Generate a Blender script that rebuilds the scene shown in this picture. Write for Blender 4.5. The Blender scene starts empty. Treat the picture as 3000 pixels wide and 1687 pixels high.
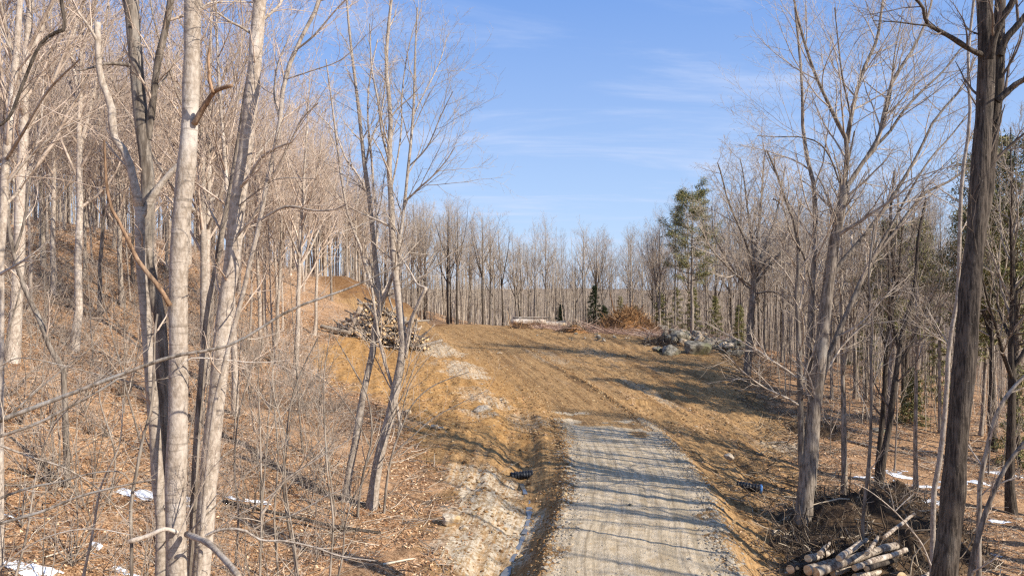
import bpy, math, random
import numpy as np
from mathutils import Vector
R = math.radians
DENOISE = False
sc = bpy.context.scene
rng = np.random.default_rng(7)
random.seed(7)
# ---------------------------------------------------------------- camera, sky, sun, exposure
CAMZ = 8.1
F = 1839.0                       # focal length in units of a 2576 wide frame
cam_d = bpy.data.cameras.new('camera'); cam = bpy.data.objects.new('camera', cam_d)
sc.collection.objects.link(cam); sc.camera = cam
cam.location = (0, 0, CAMZ); cam.rotation_euler = (R(90), 0, 0)
cam_d.sensor_width = 36; cam_d.lens = 36*F/2576; cam_d.shift_y = -19.5/2576
cam_d.clip_start = .1; cam_d.clip_end = 3000
SUN_A, SUN_E = R(118), R(33)
w = bpy.data.worlds.new('World'); sc.world = w; w.use_nodes = True
nt = w.node_tree; nt.nodes.clear()
def wn(t, **k):
    n = nt.nodes.new(t)
    for a, b in k.items(): setattr(n, a, b)
    return n
sky = wn('ShaderNodeTexSky', sky_type='NISHITA'); sky.sun_disc = False
sky.sun_elevation = SUN_E; sky.sun_rotation = SUN_A; sky.altitude = 100; sky.air_density = 1.0; sky.dust_density = .35; sky.ozone_density = 2.0
tc = wn('ShaderNodeTexCoord')
sep = wn('ShaderNodeSeparateXYZ'); nt.links.new(tc.outputs['Generated'], sep.inputs[0])
zz = wn('ShaderNodeMath', operation='ADD'); zz.inputs[1].default_value = .12; nt.links.new(sep.outputs[2], zz.inputs[0])
dx = wn('ShaderNodeMath', operation='DIVIDE'); nt.links.new(sep.outputs[0], dx.inputs[0]); nt.links.new(zz.outputs[0], dx.inputs[1])
dy = wn('ShaderNodeMath', operation='DIVIDE'); nt.links.new(sep.outputs[1], dy.inputs[0]); nt.links.new(zz.outputs[0], dy.inputs[1])
cmb = wn('ShaderNodeCombineXYZ'); nt.links.new(dx.outputs[0], cmb.inputs[0]); nt.links.new(dy.outputs[0], cmb.inputs[1])
mp = wn('ShaderNodeMapping'); mp.inputs['Rotation'].default_value = (0, 0, R(16)); mp.inputs['Scale'].default_value = (.55, 1.7, 1); mp.inputs['Location'].default_value = (1.3, .4, 0)
nt.links.new(cmb.outputs[0], mp.inputs[0])
cn = wn('ShaderNodeTexNoise'); cn.inputs['Scale'].default_value = 1.25; cn.inputs['Detail'].default_value = 9; cn.inputs['Roughness'].default_value = .62; cn.inputs['Distortion'].default_value = .55
nt.links.new(mp.outputs[0], cn.inputs['Vector'])
cr = wn('ShaderNodeMapRange', interpolation_type='SMOOTHSTEP'); cr.inputs['From Min'].default_value = .47; cr.inputs['From Max'].default_value = .78; cr.inputs['To Max'].default_value = .66
nt.links.new(cn.outputs['Fac'], cr.inputs['Value'])
tint = wn('ShaderNodeMix', data_type='RGBA', blend_type='MULTIPLY'); tint.inputs[0].default_value = 1
nt.links.new(sky.outputs[0], tint.inputs[6]); tint.inputs[7].default_value = (1.0, 1.04, 1.15, 1)
el = wn('ShaderNodeMapRange'); nt.links.new(sep.outputs[2], el.inputs['Value']); el.inputs['From Max'].default_value = .36
eg = wn('ShaderNodeMix', data_type='RGBA'); nt.links.new(el.outputs[0], eg.inputs[0]); eg.inputs[6].default_value = (2.95, 3.95, 5.5, 1); eg.inputs[7].default_value = (1.15, 2.2, 4.75, 1)
bl = wn('ShaderNodeMix', data_type='RGBA'); bl.inputs[0].default_value = .86; nt.links.new(tint.outputs[2], bl.inputs[6]); nt.links.new(eg.outputs[2], bl.inputs[7])
mx = wn('ShaderNodeMix', data_type='RGBA'); nt.links.new(cr.outputs[0], mx.inputs[0]); nt.links.new(bl.outputs[2], mx.inputs[6]); mx.inputs[7].default_value = (3.9, 4.4, 5.7, 1)
bg = wn('ShaderNodeBackground'); bg.inputs['Strength'].default_value = .118
nt.links.new(mx.outputs[2], bg.inputs[0])
wo = wn('ShaderNodeOutputWorld'); nt.links.new(bg.outputs[0], wo.inputs[0])
sd = bpy.data.lights.new('sun', 'SUN'); sd.energy = 5.0; sd.angle = R(.53); sd.color = (1, .93, .82)
so = bpy.data.objects.new('sun', sd); sc.collection.objects.link(so)
SV = Vector((math.sin(SUN_A)*math.cos(SUN_E), math.cos(SUN_A)*math.cos(SUN_E), math.sin(SUN_E)))
so.rotation_euler = SV.to_track_quat('Z', 'Y').to_euler()
sc.view_settings.view_transform = 'Standard'; sc.view_settings.look = 'None'
sc.view_settings.exposure = .62; sc.view_settings.gamma = 1
sc.cycles.use_denoising = DENOISE; sc.cycles.pixel_filter_type = 'BLACKMAN_HARRIS'; sc.cycles.filter_width = 1.3; sc.cycles.max_bounces = 5; sc.cycles.diffuse_bounces = 3; sc.cycles.caustics_reflective = False; sc.cycles.caustics_refractive = False

# ---------------------------------------------------------------- helpers
def at(px, py, Y):
    return np.array([(px-1288)/F*Y, Y, CAMZ+(705-py)/F*Y])
def link(o): sc.collection.objects.link(o); return o
def tag(o, label=None, cat=None, group=None, kind=None):
    if label: o['label'] = label
    if cat: o['category'] = cat
    if group: o['group'] = group
    if kind: o['kind'] = kind
    return o
def empty(name, loc, rz=0):
    o = link(bpy.data.objects.new(name, None)); o.location = loc; o.rotation_euler = (0, 0, rz); o.empty_display_size = .2
    return o
def mesh_np(name, V, Fq, mat, parent=None, smooth=True, mats=None, mi=None, make=True):
    """V (n,3); Fq list of int arrays, each (m,k) with k verts per face"""
    me = bpy.data.meshes.new(name)
    V = np.asarray(V, np.float32)
    me.vertices.add(len(V)); me.vertices.foreach_set('co', V.ravel())
    tot = np.concatenate([np.full(len(f), f.shape[1], np.int32) for f in Fq])
    idx = np.concatenate([f.ravel() for f in Fq]).astype(np.int32)
    me.loops.add(len(idx)); me.loops.foreach_set('vertex_index', idx)
    me.polygons.add(len(tot))
    st = np.concatenate([[0], np.cumsum(tot)[:-1]]).astype(np.int32)
    me.polygons.foreach_set('loop_start', st); me.polygons.foreach_set('loop_total', tot)
    for m in ([mat] if mats is None else mats): me.materials.append(m)
    if mi is not None: me.polygons.foreach_set('material_index', np.asarray(mi, np.int32))
    me.polygons.foreach_set('use_smooth', np.full(len(tot), smooth, bool))
    me.update(calc_edges=True)
    if not make: return me
    o = link(bpy.data.objects.new(name, me))
    if parent is not None: o.parent = parent
    return o
def norm(v): return v/np.maximum(np.linalg.norm(v, axis=-1, keepdims=True), 1e-9)
class Tubes:
    def __init__(s): s.g = {}
    def add(s, P, Rr, k):            # P (N,n,3), Rr (N,n)
        P = np.asarray(P, float); Rr = np.asarray(Rr, float)
        if P.ndim == 2: P = P[None]; Rr = Rr[None]
        s.g.setdefault((P.shape[1], k), []).append((P, Rr)); return s
    def arrays(s, cap=False):
        Vs, Fs, off = [], [], 0
        caps = []
        for (n, k), L in s.g.items():
            P = np.concatenate([a for a, b in L]); Rr = np.concatenate([b for a, b in L]); N = len(P)
            T = np.empty_like(P); T[:, 1:-1] = P[:, 2:]-P[:, :-2]; T[:, 0] = P[:, 1]-P[:, 0]; T[:, -1] = P[:, -1]-P[:, -2]
            T = norm(T)
            mean = norm(P[:, -1]-P[:, 0]); ax = np.argmin(np.abs(mean), axis=1); ref = np.eye(3)[ax][:, None, :]
            U = norm(ref-T*(T*ref).sum(-1, keepdims=True)); W = np.cross(T, U)
            a = np.arange(k)/k*2*np.pi
            V = P[:, :, None, :]+Rr[:, :, None, None]*(np.cos(a)[None, None, :, None]*U[:, :, None, :]+np.sin(a)[None, None, :, None]*W[:, :, None, :])
            Vs.append(V.reshape(-1, 3))
            i = (np.arange(N)*n*k)[:, None, None]; j = (np.arange(n-1)*k)[None, :, None]; q = np.arange(k)[None, None, :]; q2 = (q+1) % k
            f = np.stack([i+j+q, i+j+q2, i+j+k+q2, i+j+k+q], -1).reshape(-1, 4)+off
            Fs.append(f)
            if cap:
                e0 = (np.arange(N)*n*k)[:, None]+np.arange(k)[::-1][None]+off
                e1 = (np.arange(N)*n*k+(n-1)*k)[:, None]+np.arange(k)[None]+off
                caps += [e0, e1]
            off += N*n*k
        return np.concatenate(Vs), Fs, caps
    def build(s, name, mat, parent=None, cap=False, make=True):
        V, Fs, caps = s.arrays(cap)
        return mesh_np(name, V, Fs+caps, mat, parent, make=make)
def resample(pts, n):
    pts = np.asarray(pts, float)
    # Catmull-Rom through the points, then even spacing
    if len(pts) > 2:
        p = np.vstack([2*pts[0]-pts[1], pts, 2*pts[-1]-pts[-2]]); out = []
        for i in range(1, len(p)-2):
            for t in np.linspace(0, 1, 8, endpoint=False):
                a, b, c, d = p[i-1:i+3]
                out.append(.5*((2*b)+(c-a)*t+(2*a-5*b+4*c-d)*t*t+(3*b-a-3*c+d)*t**3))
        out.append(pts[-1]); pts = np.array(out)
    L = np.concatenate([[0], np.cumsum(np.linalg.norm(np.diff(pts, axis=0), axis=1))])
    u = np.linspace(0, L[-1], n)
    return np.stack([np.interp(u, L, pts[:, i]) for i in range(3)], -1)
_tab = np.random.default_rng(3).random((256, 256))
def vnoise(x, y, o=0):
    x = np.asarray(x, float)+o*17.3; y = np.asarray(y, float)+o*9.7
    xi = np.floor(x).astype(int); yi = np.floor(y).astype(int); fx = x-xi; fy = y-yi
    fx = fx*fx*(3-2*fx); fy = fy*fy*(3-2*fy)
    g = lambda a, b: _tab[a & 255, b & 255]
    return (g(xi, yi)*(1-fx)+g(xi+1, yi)*fx)*(1-fy)+(g(xi, yi+1)*(1-fx)+g(xi+1, yi+1)*fx)*fy-.5
def fbm(x, y, oct=4, o=0):
    s = 0; a = 1
    for i in range(oct): s = s+a*vnoise(x*2**i, y*2**i, o+i); a *= .5
    return s
def sstep(a, b, x):
    t = np.clip((x-a)/(b-a), 0, 1); return t*t*(3-2*t)

# ---------------------------------------------------------------- materials
def mat_new(name, rough=.9, spec=.2):
    m = bpy.data.materials.new(name); m.use_nodes = True
    n = m.node_tree.nodes; b = n['Principled BSDF']; b.inputs['Roughness'].default_value = rough; b.inputs['Specular IOR Level'].default_value = spec
    return m, m.node_tree, b
class NB:
    def __init__(s, t): s.t = t
    def n(s, ty, **k):
        x = s.t.nodes.new(ty)
        for a, b in k.items(): setattr(x, a, b)
        return x
    def put(s, v, sock):
        if isinstance(v, bpy.types.NodeSocket): s.t.links.new(v, sock)
        elif isinstance(v, (tuple, list)) and len(v) == 3 and sock.type == 'RGBA': sock.default_value = (*v, 1)
        else: sock.default_value = v
    def noise(s, scale, vec=None, det=4, rough=.55, dist=0):
        x = s.n('ShaderNodeTexNoise'); x.inputs['Scale'].default_value = scale; x.inputs['Detail'].default_value = det; x.inputs['Roughness'].default_value = rough; x.inputs['Distortion'].default_value = dist
        if vec is not None: s.t.links.new(vec, x.inputs['Vector'])
        return x.outputs['Fac']
    def ramp(s, v, a, b, lo=0., hi=1.):
        x = s.n('ShaderNodeMapRange', interpolation_type='SMOOTHSTEP'); s.put(v, x.inputs['Value'])
        for i, q in zip(('From Min', 'From Max', 'To Min', 'To Max'), (a, b, lo, hi)): x.inputs[i].default_value = q
        return x.outputs[0]
    def mix(s, f, a, b, bt='MIX'):
        x = s.n('ShaderNodeMix', data_type='RGBA', blend_type=bt); s.put(f, x.inputs[0]); s.put(a, x.inputs[6]); s.put(b, x.inputs[7]); return x.outputs[2]
    def math(s, op, a, b=0.):
        x = s.n('ShaderNodeMath', operation=op); s.put(a, x.inputs[0]); s.put(b, x.inputs[1]); return x.outputs[0]
    def map(s, vec, sc_=(1, 1, 1), rot=(0, 0, 0)):
        x = s.n('ShaderNodeMapping'); x.inputs['Scale'].default_value = sc_; x.inputs['Rotation'].default_value = rot; s.t.links.new(vec, x.inputs[0]); return x.outputs[0]
    def obj(s): return s.n('ShaderNodeTexCoord').outputs['Object']
    def bump(s, h, b, strength=.5, dist=.05):
        x = s.n('ShaderNodeBump'); x.inputs['Strength'].default_value = strength; x.inputs['Distance'].default_value = dist
        s.t.links.new(h, x.inputs['Height']); s.t.links.new(x.outputs[0], b.inputs['Normal'])
def bark(name, base, dark, pale, stretch=.18, scale=9, lich=.3, bumpd=.02, ring=False):
    m, t, b = mat_new(name); q = NB(t); v = q.obj()
    rnd = q.n('ShaderNodeObjectInfo').outputs['Random']
    fine = q.noise(scale, q.map(v, (1, 1, stretch)), 6, .65)
    big = q.noise(1.6, q.map(v, (1, 1, .5)), 5, .6)
    c = q.mix(q.ramp(fine, .36, .62), dark, base)
    c = q.mix(q.math('MULTIPLY', q.ramp(big, .5, .68), lich), c, pale)
    if ring:
        rg = q.noise(5, q.map(v, (.35, .35, 3.2)), 4, .6)
        c = q.mix(q.ramp(rg, .54, .66, 0, .6), c, tuple(k_*.6 for k_ in dark))
    mo = q.noise(4.5, q.map(v, (1, 1, .8)), 7, .72); c = q.mix(q.ramp(mo, .54, .64, 0, .55), c, tuple(k_*.75 for k_ in dark))
    sp = q.noise(14, v, 2); c = q.mix(q.ramp(sp, .70, .76, 0, .8), c, pale)
    k = q.n('ShaderNodeMapRange'); q.put(rnd, k.inputs[0]); k.inputs['To Min'].default_value = .78; k.inputs['To Max'].default_value = 1.15
    cc = q.n('ShaderNodeVectorMath', operation='SCALE'); q.put(c, cc.inputs[0]); q.put(k.outputs[0], cc.inputs[3])
    t.links.new(cc.outputs[0], b.inputs['Base Color'])
    q.bump(fine, b, .9, bumpd)
    return m
M = {}
M['bark_pale'] = bark('bark_pale', (.47, .395, .32), (.29, .23, .175), (.62, .555, .48), .5, 15, .7, .02, True)
M['bark_grey'] = bark('bark_grey', (.37, .305, .24), (.12, .095, .07), (.46, .43, .38), .16, 12, .5, .02)
M['bark_dark'] = bark('bark_dark', (.125, .098, .075), (.028, .021, .016), (.27, .24, .20), .09, 26, .25, .06)
M['bark_shade'] = bark('bark_shade', (.29, .24, .19), (.10, .078, .06), (.42, .39, .34), .14, 14, .4, .02)
M['twig'] = bark('twig', (.51, .425, .335), (.28, .215, .16), (.5, .44, .36), .5, 3, .4)
M['twig_warm'] = bark('twig_warm', (.60, .475, .375), (.34, .25, .18), (.58, .48, .38), .5, 3, .5)
M['twig_dark'] = bark('twig_dark', (.2, .155, .12), (.09, .065, .05), (.3, .26, .21), .5, 3, .4)
M['dead'] = bark('dead_wood', (.40, .25, .15), (.14, .085, .05), (.50, .38, .27), .2, 14, .4)
M['birch'] = bark('birch_bark', (.52, .43, .33), (.14, .1, .075), (.68, .62, .54), .5, 7, .6, .006, True)
def simple(name, c1, c2, scale=8, rough=.85, det=5, bumpd=.02, lo=.4, hi=.62, island=False, c3=None):
    m, t, b = mat_new(name, rough); q = NB(t); v = q.obj()
    nz = q.noise(scale, v, det, .6)
    c = q.mix(q.ramp(nz, lo, hi), c1, c2)
    if island:
        ri = q.n('ShaderNodeNewGeometry').outputs['Random Per Island']
        c = q.mix(ri, c1, c2)
        if c3: c = q.mix(q.ramp(ri, .72, .95), c, c3)
    elif c3: c = q.mix(q.ramp(q.noise(scale*.23, v, 3), .52, .66), c, c3)
    t.links.new(c, b.inputs['Base Color'])
    if bumpd: q.bump(nz, b, .8, bumpd)
    return m
M['cut'] = simple('cut_wood', (.62, .42, .22), (.74, .56, .34), 6, .8, c3=(.5, .25, .1))
M['rock'] = simple('grey_rock', (.075, .065, .048), (.30, .265, .205), 3.2, .9, 8, .06, .35, .65, c3=(.14, .135, .08))
M['rock_tan'] = simple('tan_rock', (.33, .26, .18), (.6, .5, .37), 3, .9, 8, .05, c3=(.42, .28, .14))
M['gravel'] = simple('loose_gravel', (.24, .19, .13), (.46, .40, .31), 3, .9, 2, 0, island=True, c3=(.40, .28, .15))
M['clod'] = simple('soil_clod', (.16, .085, .035), (.34, .2, .085), 3, .95, 2, 0, island=True, c3=(.42, .3, .16))
M['leaf'] = simple('dry_leaf', (.165, .075, .033), (.58, .335, .17), 3, .75, 2, 0, island=True, c3=(.76, .53, .33))
M['stick'] = simple('dead_stick', (.18, .13, .09), (.46, .38, .29), 3, .85, 2, 0, island=True, c3=(.6, .5, .38))
M['stick_dark'] = simple('dark_stick', (.045, .032, .022), (.17, .12, .08), 3, .85, 2, 0, island=True, c3=(.5, .4, .28))
M['root'] = simple('torn_roots', (.12, .06, .027), (.34, .185, .08), 3, .9, 2, 0, island=True, c3=(.48, .31, .16))
M['brush_red'] = simple('brush_red', (.20, .11, .075), (.50, .33, .245), 3, .85, 2, 0, island=True, c3=(.66, .5, .38))
M['mound'] = simple('mound_soil', (.035, .022, .014), (.11, .068, .036), 2.5, .95, 8, .15)
M['rootsoil'] = simple('root_soil', (.16, .075, .028), (.33, .165, .06), 2.5, .95, 8, .15)
M['needle'] = simple('pine_needles', (.10, .11, .035), (.27, .25, .10), 3, .7, 2, 0, island=True, c3=(.45, .36, .17))
M['needle_dark'] = simple('spruce_needles', (.02, .035, .015), (.07, .085, .035), 3, .7, 2, 0, island=True)
M['black'] = simple('black_plastic', (.012, .013, .016), (.035, .037, .042), 8, .38, 2, 0)
M['blue'] = simple('blue_rim', (.10, .28, .62), (.16, .36, .7), 8, .4, 2, 0)
m, t, b = mat_new('snow', .6, .4); q = NB(t); v = q.obj(); n_ = q.noise(9, v, 5)
t.links.new(q.mix(q.ramp(n_, .3, .5), (.40, .39, .37), (.76, .77, .79)), b.inputs['Base Color']); q.bump(n_, b, .6, .04); M['snow'] = m
m, t, b = mat_new('ditch_water', .06, .6); b.inputs['Base Color'].default_value = (.16, .15, .13, 1); q = NB(t); q.bump(q.noise(6, q.obj(), 3), b, .15, .02); M['water'] = m

# ---------------------------------------------------------------- terrain
CP = [(3.2,6,-.1),(3.6,12,0),(3.6,20,0),(4.3,25,0),(5,30,0),(5.2,36,0),(5,42,.05),(3.2,52,.4),(1.2,65,.9),(-2,80,1.5),(-7.5,98,2.15),(-13,116,1.2),
 (10.5,27,-1.2),(8.6,21,-1.15),(10.8,33,-1.35),(9.6,39,-.7),(8.0,30,-.35),(22,35,-2.5),(20.9,66,-.05),(19,76,.85),(15.6,82,1.5),(10.8,92,1.8),(0,97,2.0),(29,75,.05),(42,70,-3.0),(35,50,-2.7),(17.5,25,-2),(25,40,-2.5),(14,17,-2),(8,12,-1),
 (10,60,.35),(8,50,.0),(16,52,-.9),(24,58,-1.3),(5,112,.8),(30,100,-1),(0,135,-1.5),(45,120,-6),(10,190,-7),(75,90,-7),(100,150,-10),
 (-49,70,13.6),(-36,75,11.5),(-30,80,8.9),(-24,85,7.2),(-21,92,6.4),(-15.4,98,4.0),(-11.3,100,2.8),(-17,62,2.6),(-13,42,1.6),(-18,48,3.1),(-21.5,40,4.1),(-21,30,5.1),(-12.9,24,1.8),(-13.3,19,2.0),(-8.3,19.5,.3),(-5.5,26,0),(-8.9,42,1.2),(-2.1,25,-.3),(-1,18,-.25),(-9.5,74,2.1),(-5.5,58,1.0),(-28,55,7),(-34,42,9.5),(-5,12,0),(-16,10,2.5),
 (-70,100,17),(-50,110,13),(-35,122,8),(-22,130,4.5),(-25,110,7.3),(-90,70,20),(-60,40,16),(-150,50,24),(-150,200,18),(-60,200,6),(0,250,-9),(90,250,-12),(200,200,-12),(220,50,-12),(200,450,0),(0,450,-3),(-200,450,8),(0,-60,0),(150,-60,-8),(-150,-60,22)]
CP = np.array(CP, float)
def _phi(d2): return np.where(d2 > 1e-9, .5*d2*np.log(np.maximum(d2, 1e-9)), 0)
_n = len(CP); S_ = 50.
XY = CP[:, :2]/S_
A = np.zeros((_n+3, _n+3)); A[:_n, :_n] = _phi(((XY[:, None]-XY[None])**2).sum(-1))+np.eye(_n)*2e-4
A[:_n, _n] = 1; A[:_n, _n+1:] = XY; A[_n, :_n] = 1; A[_n+1:, :_n] = XY.T
WW = np.linalg.solve(A, np.concatenate([CP[:, 2], [0, 0, 0]]))
def tps(x, y):
    x = x/S_; y = y/S_; z = WW[_n]+WW[_n+1]*x+WW[_n+2]*y
    for i in range(_n): z = z+WW[i]*_phi((x-XY[i, 0])**2+(y-XY[i, 1])**2)
    return z
def densify(p, n=160):
    p = np.array(p, float); q = resample(np.c_[p, np.zeros(len(p))], n); return q[:, :2]
ROAD = densify([(2.6,-8),(3.0,8),(3.55,20),(4.3,25),(4.95,30),(5.25,36),(5.1,42),(3.8,52),(1.3,65),(-2,80),(-7.8,98),(-13,112)], 220)
RS = np.concatenate([[0], np.cumsum(np.linalg.norm(np.diff(ROAD, axis=0), axis=1))])
RT = norm(np.gradient(ROAD, axis=0))
DITCH = densify([(-1.0,17),(-.3,22),(.3,25),(.65,27.8),(.25,31.7),(.5,36.4),(.1,42),(-1,47)], 90)
def near(x, y, L):
    sh = x.shape; x = x.ravel(); y = y.ravel(); D = np.full(len(x), 1e9); I = np.zeros(len(x), int)
    for i in range(len(L)):
        d = (x-L[i, 0])**2+(y-L[i, 1])**2; m_ = d < D; D[m_] = d[m_]; I[m_] = i
    return np.sqrt(D).reshape(sh), I.reshape(sh)
def road_sd(x, y):
    D, I = near(x, y, ROAD)
    dx_ = x-ROAD[I, 0]; dy_ = y-ROAD[I, 1]; T = RT[I]
    return dx_*T[..., 1]-dy_*T[..., 0], RS[I]+dx_*T[..., 0]+dy_*T[..., 1]     # right is positive
def poly_sd(x, y, P):
    P = np.array(P, float); ins = np.zeros(x.shape, bool); D = np.full(x.shape, 1e9)
    for i in range(len(P)):
        a = P[i-1]; b = P[i]; e = b-a
        tt = np.clip(((x-a[0])*e[0]+(y-a[1])*e[1])/max(e@e, 1e-9), 0, 1)
        D = np.minimum(D, np.hypot(x-a[0]-tt*e[0], y-a[1]-tt*e[1]))
        c = ((a[1] > y) != (b[1] > y)) & (x < (b[0]-a[0])*(y-a[1])/(b[1]-a[1]+1e-12)+a[0]); ins ^= c
    return np.where(ins, D, -D)
def base_h(x, y):
    z = tps(x, y)
    far = sstep(230, 420, y); z = z*(1-far)+far*(-9+5*sstep(340, 620, y)+fbm(x/70, y/70, 3, 5)*6)
    z += 2.1*np.exp(-(((x+20.5)/4.2)**2+((y-93)/4)**2))*1.0+1.3*np.exp(-(((x+14.5)/4.5)**2+((y-97)/3.5)**2))
    return z
def hgt(x, y, detail=True):
    x = np.atleast_1d(np.asarray(x, float)); y = np.atleast_1d(np.asarray(y, float))
    z = base_h(x, y); d, s = road_sd(x, y); ad = np.abs(d)
    nearf = 1-sstep(120, 180, y)
    lump = fbm(x/3.3, y/3.3, 4, 1)*.34+fbm(x/.8, y/.8, 3, 2)*.10
    half = 2.36-.3*sstep(34, 42, y)
    rw = 1-sstep(half+.15, half+1.5, ad); rw = np.where(y > 48, rw*0+(1-sstep(3.8, 6, ad)), rw)
    # dirt track: smooth with ruts along the way
    rz = np.interp(y, [0, 20, 30, 42, 52, 65, 80, 98, 112], [0, 0, 0, .04, .4, .9, 1.5, 2.15, 1.4])
    z = z*(1-rw)+rz*rw
    dd, _ = near(x, y, DITCH)
    z -= np.exp(-(dd/1.15)**2)*(.68*(1-sstep(34, 47, y)))*sstep(8, 16, y)
    dirt = sstep(-1.5, 1.5, poly_sd(x, y, DIRT))
    if detail:
        amp = (1-rw*.93)*(1-.62*dirt)
        z += lump*amp*nearf
        z += (1-rw)*dirt*(fbm(x/.35, y/.35, 3, 8)*.11+np.abs(fbm(x/1.3, y/1.3, 3, 9))*.14+fbm(d/.45, s/4.5, 3, 10)*.15)*nearf
        # berm of loose soil just outside the road edge
        z += .16*np.exp(-((ad-half-.35)/.28)**2)*(.6+1.1*vnoise(s/.7, d*0, 4))*(1-sstep(40, 46, y))*np.where(d < 0, 1.25, .55)
        # ruts and tread marks
        rut = sum(np.exp(-((d-c-.12*np.sin(s*.11+c))/wd)**2)*a for c, wd, a in ((-1.3,.09,-.03),(-.62,.10,-.03),(.55,.09,-.035),(1.25,.09,-.03),(1.9,.07,-.025)))
        z += rut*(rw > .5)*(y < 46)
        rid = sum(np.exp(-((d-c+.5*np.sin(s*.07+c)+.25*vnoise(s/2, s*0+c))/wd)**2)*a for c, wd, a in ((2.1,.2,.17),(-2.5,.2,.1),(-.7,.22,.05),(3.9,.25,.12),(-.9,.12,-.05),(.9,.12,-.06)))
        z += np.clip(dirt, 0, 1)*(1-rw)*(1-sstep(50, 62, y))*(fbm(d/.3, s/3.2, 3, 14)*.10)
        z += rid*sstep(41, 46, y)*(1-sstep(85, 105, y))*(.55+1.0*vnoise(s/.6, d/.5, 6))
        z += rw*fbm(x/.3, y/.3, 2, 12)*.022
    return z
DIRT = [(-2.6,8),(-1.6,18),(-2.2,22),(-2.2,27),(-4.0,32),(-5.5,38),(-8.5,43),(-13,50),(-16.5,58),(-16.5,70),(-17.5,80),(-23,88),(-24,93),(-20,98),(-13,101),(-9,104),(0,103),(8,98),(14,95),(18,86),(26,82),(23,72),(21.5,66),(19.5,57),(19,49),(16,42),(14,36),(11.6,31),(10.6,26),(9.2,21),(7.6,16),(7,8)]
def G(px, py, it=26):
    """point where the view ray through (px, py) meets the ground"""
    ys = np.concatenate([np.arange(6, 60, .25), np.arange(60, 220, 1)])
    p = np.array([at(px, py, v) for v in ys]); h = hgt(p[:, 0], p[:, 1], False)
    i = np.argmax(p[:, 2] < h)
    if not (p[:, 2] < h).any(): i = len(ys)-1
    a, b_ = ys[max(i-1, 0)], ys[i]
    for _ in range(it//2):
        mid = (a+b_)/2; p = at(px, py, mid)
        if p[2] < hgt(p[0], p[1])[0]: b_ = mid
        else: a = mid
    p = at(px, py, b_); return np.array([p[0], p[1], hgt(p[0], p[1])[0]])
def axis(fine0, fine1, step, lo, hi, g):
    a = list(np.arange(fine0, fine1, step)); s = step; v = a[-1]
    while v < hi: s = min(s*g, 14); v += s; a.append(v)
    s = step; v = fine0
    while v > lo: s = min(s*g, 14); v -= s; a.insert(0, v)
    return np.array(a)
ax_ = axis(-17, 19, .15, -420, 420, 1.055); ay_ = axis(15, 48, .14, -30, 900, 1.012)
GX, GY = np.meshgrid(ax_, ay_); gsh = GX.shape
GZ = hgt(GX.ravel(), GY.ravel())
V = np.c_[GX.ravel(), GY.ravel(), GZ]
ny_, nx_ = gsh; i = np.arange(ny_-1)[:, None]*nx_+np.arange(nx_-1)[None]
Fq = np.stack([i, i+1, i+nx_+1, i+nx_], -1).reshape(-1, 4)
# surface kinds, stored per vertex: r gravel road, g bare dirt, b pale clay
x = GX.ravel(); y = GY.ravel(); d, s = road_sd(x, y); wob = fbm(x/1.1, y/1.1, 4, 20)
half = 2.36-.3*sstep(34, 42, y)
gr = (1-sstep(half-.25, half+.45, np.abs(d)+wob*.9))*(1-sstep(39.5, 43.5, y+wob*8+1.0*d))
di = sstep(-.9, 1.1, poly_sd(x, y, DIRT)+wob*2.2)
def blob(cx, cy, rx, ry, rot=0, k=1):
    c_, s_ = math.cos(rot), math.sin(rot); u = ((x-cx)*c_+(y-cy)*s_)/rx; v_ = (-(x-cx)*s_+(y-cy)*c_)/ry
    return k*(1-sstep(.55, 1.15, np.hypot(u, v_)+wob*.55))
pl = np.zeros_like(x)
def addp(v_):
    global pl
    pl = np.maximum(pl, v_)
for (px, py, rx, ry, k) in [(1110,880,2.6,5,.9),(1165,930,2.2,6,.9),(1190,990,1.5,4,.6),(1240,1010,1.6,2.5,.7),(1230,1270,1.9,2.6,.9),(1190,1330,1.6,2,.7),(1235,1220,1.6,2.6,.85),(1160,1200,1.0,1.6,.6),(1180,1400,1.3,2.2,.9),(1270,1360,.6,3,.8),(1960,1122,2.4,.8,.9),(1330,1060,1.2,3,.5),(1380,900,1.5,7,.5),(1500,890,2,6,.45),(1640,990,1,6,.55),(1200,1040,1.3,1.2,.7)]:
    g_ = G(px, py); addp(blob(g_[0], g_[1], rx, ry, .25, k))
wp = densify([G(px, py)[:2] for px, py in ((1290,850),(1400,880),(1520,930),(1640,985),(1760,1040),(1860,1085),(1990,1130))], 80)
dw, _ = near(x, y, wp); addp(.6*np.exp(-((dw+wob*1.3)/.4)**2)*(.5+vnoise(x/3, y/3, 55)))
og = np.clip(sstep(-1.5, -5, d)*sstep(30, 40, y)*(1-sstep(60, 75, y))+blob(-10, 50, 5, 12, .2)+blob(-15.5, 64, 2, 8, .1), 0, 1)*(1-sstep(72, 80, y))
me = bpy.data.meshes.new('ground')
ground = mesh_np('ground', V, [Fq], None, mats=[]); me = ground.data
ca = me.color_attributes.new('kinds', 'FLOAT_COLOR', 'POINT')
ca.data.foreach_set('color', np.c_[gr, di, pl, og].astype(np.float32).ravel())
uv = me.color_attributes.new('track', 'FLOAT_COLOR', 'POINT'); uv.data.foreach_set('color', np.c_[d, s, np.clip(blob(-20.5, 92, 6.5, 6)+blob(-14, 97, 6, 4.5), 0, 1), d*0+1].astype(np.float32).ravel())
tag(ground, kind='structure')
m, t, b = mat_new('ground', .95, .1); q = NB(t); v = q.obj()
at1 = q.n('ShaderNodeAttribute', attribute_name='kinds'); sp = q.n('ShaderNodeSeparateColor'); t.links.new(at1.outputs['Color'], sp.inputs[0])
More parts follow.
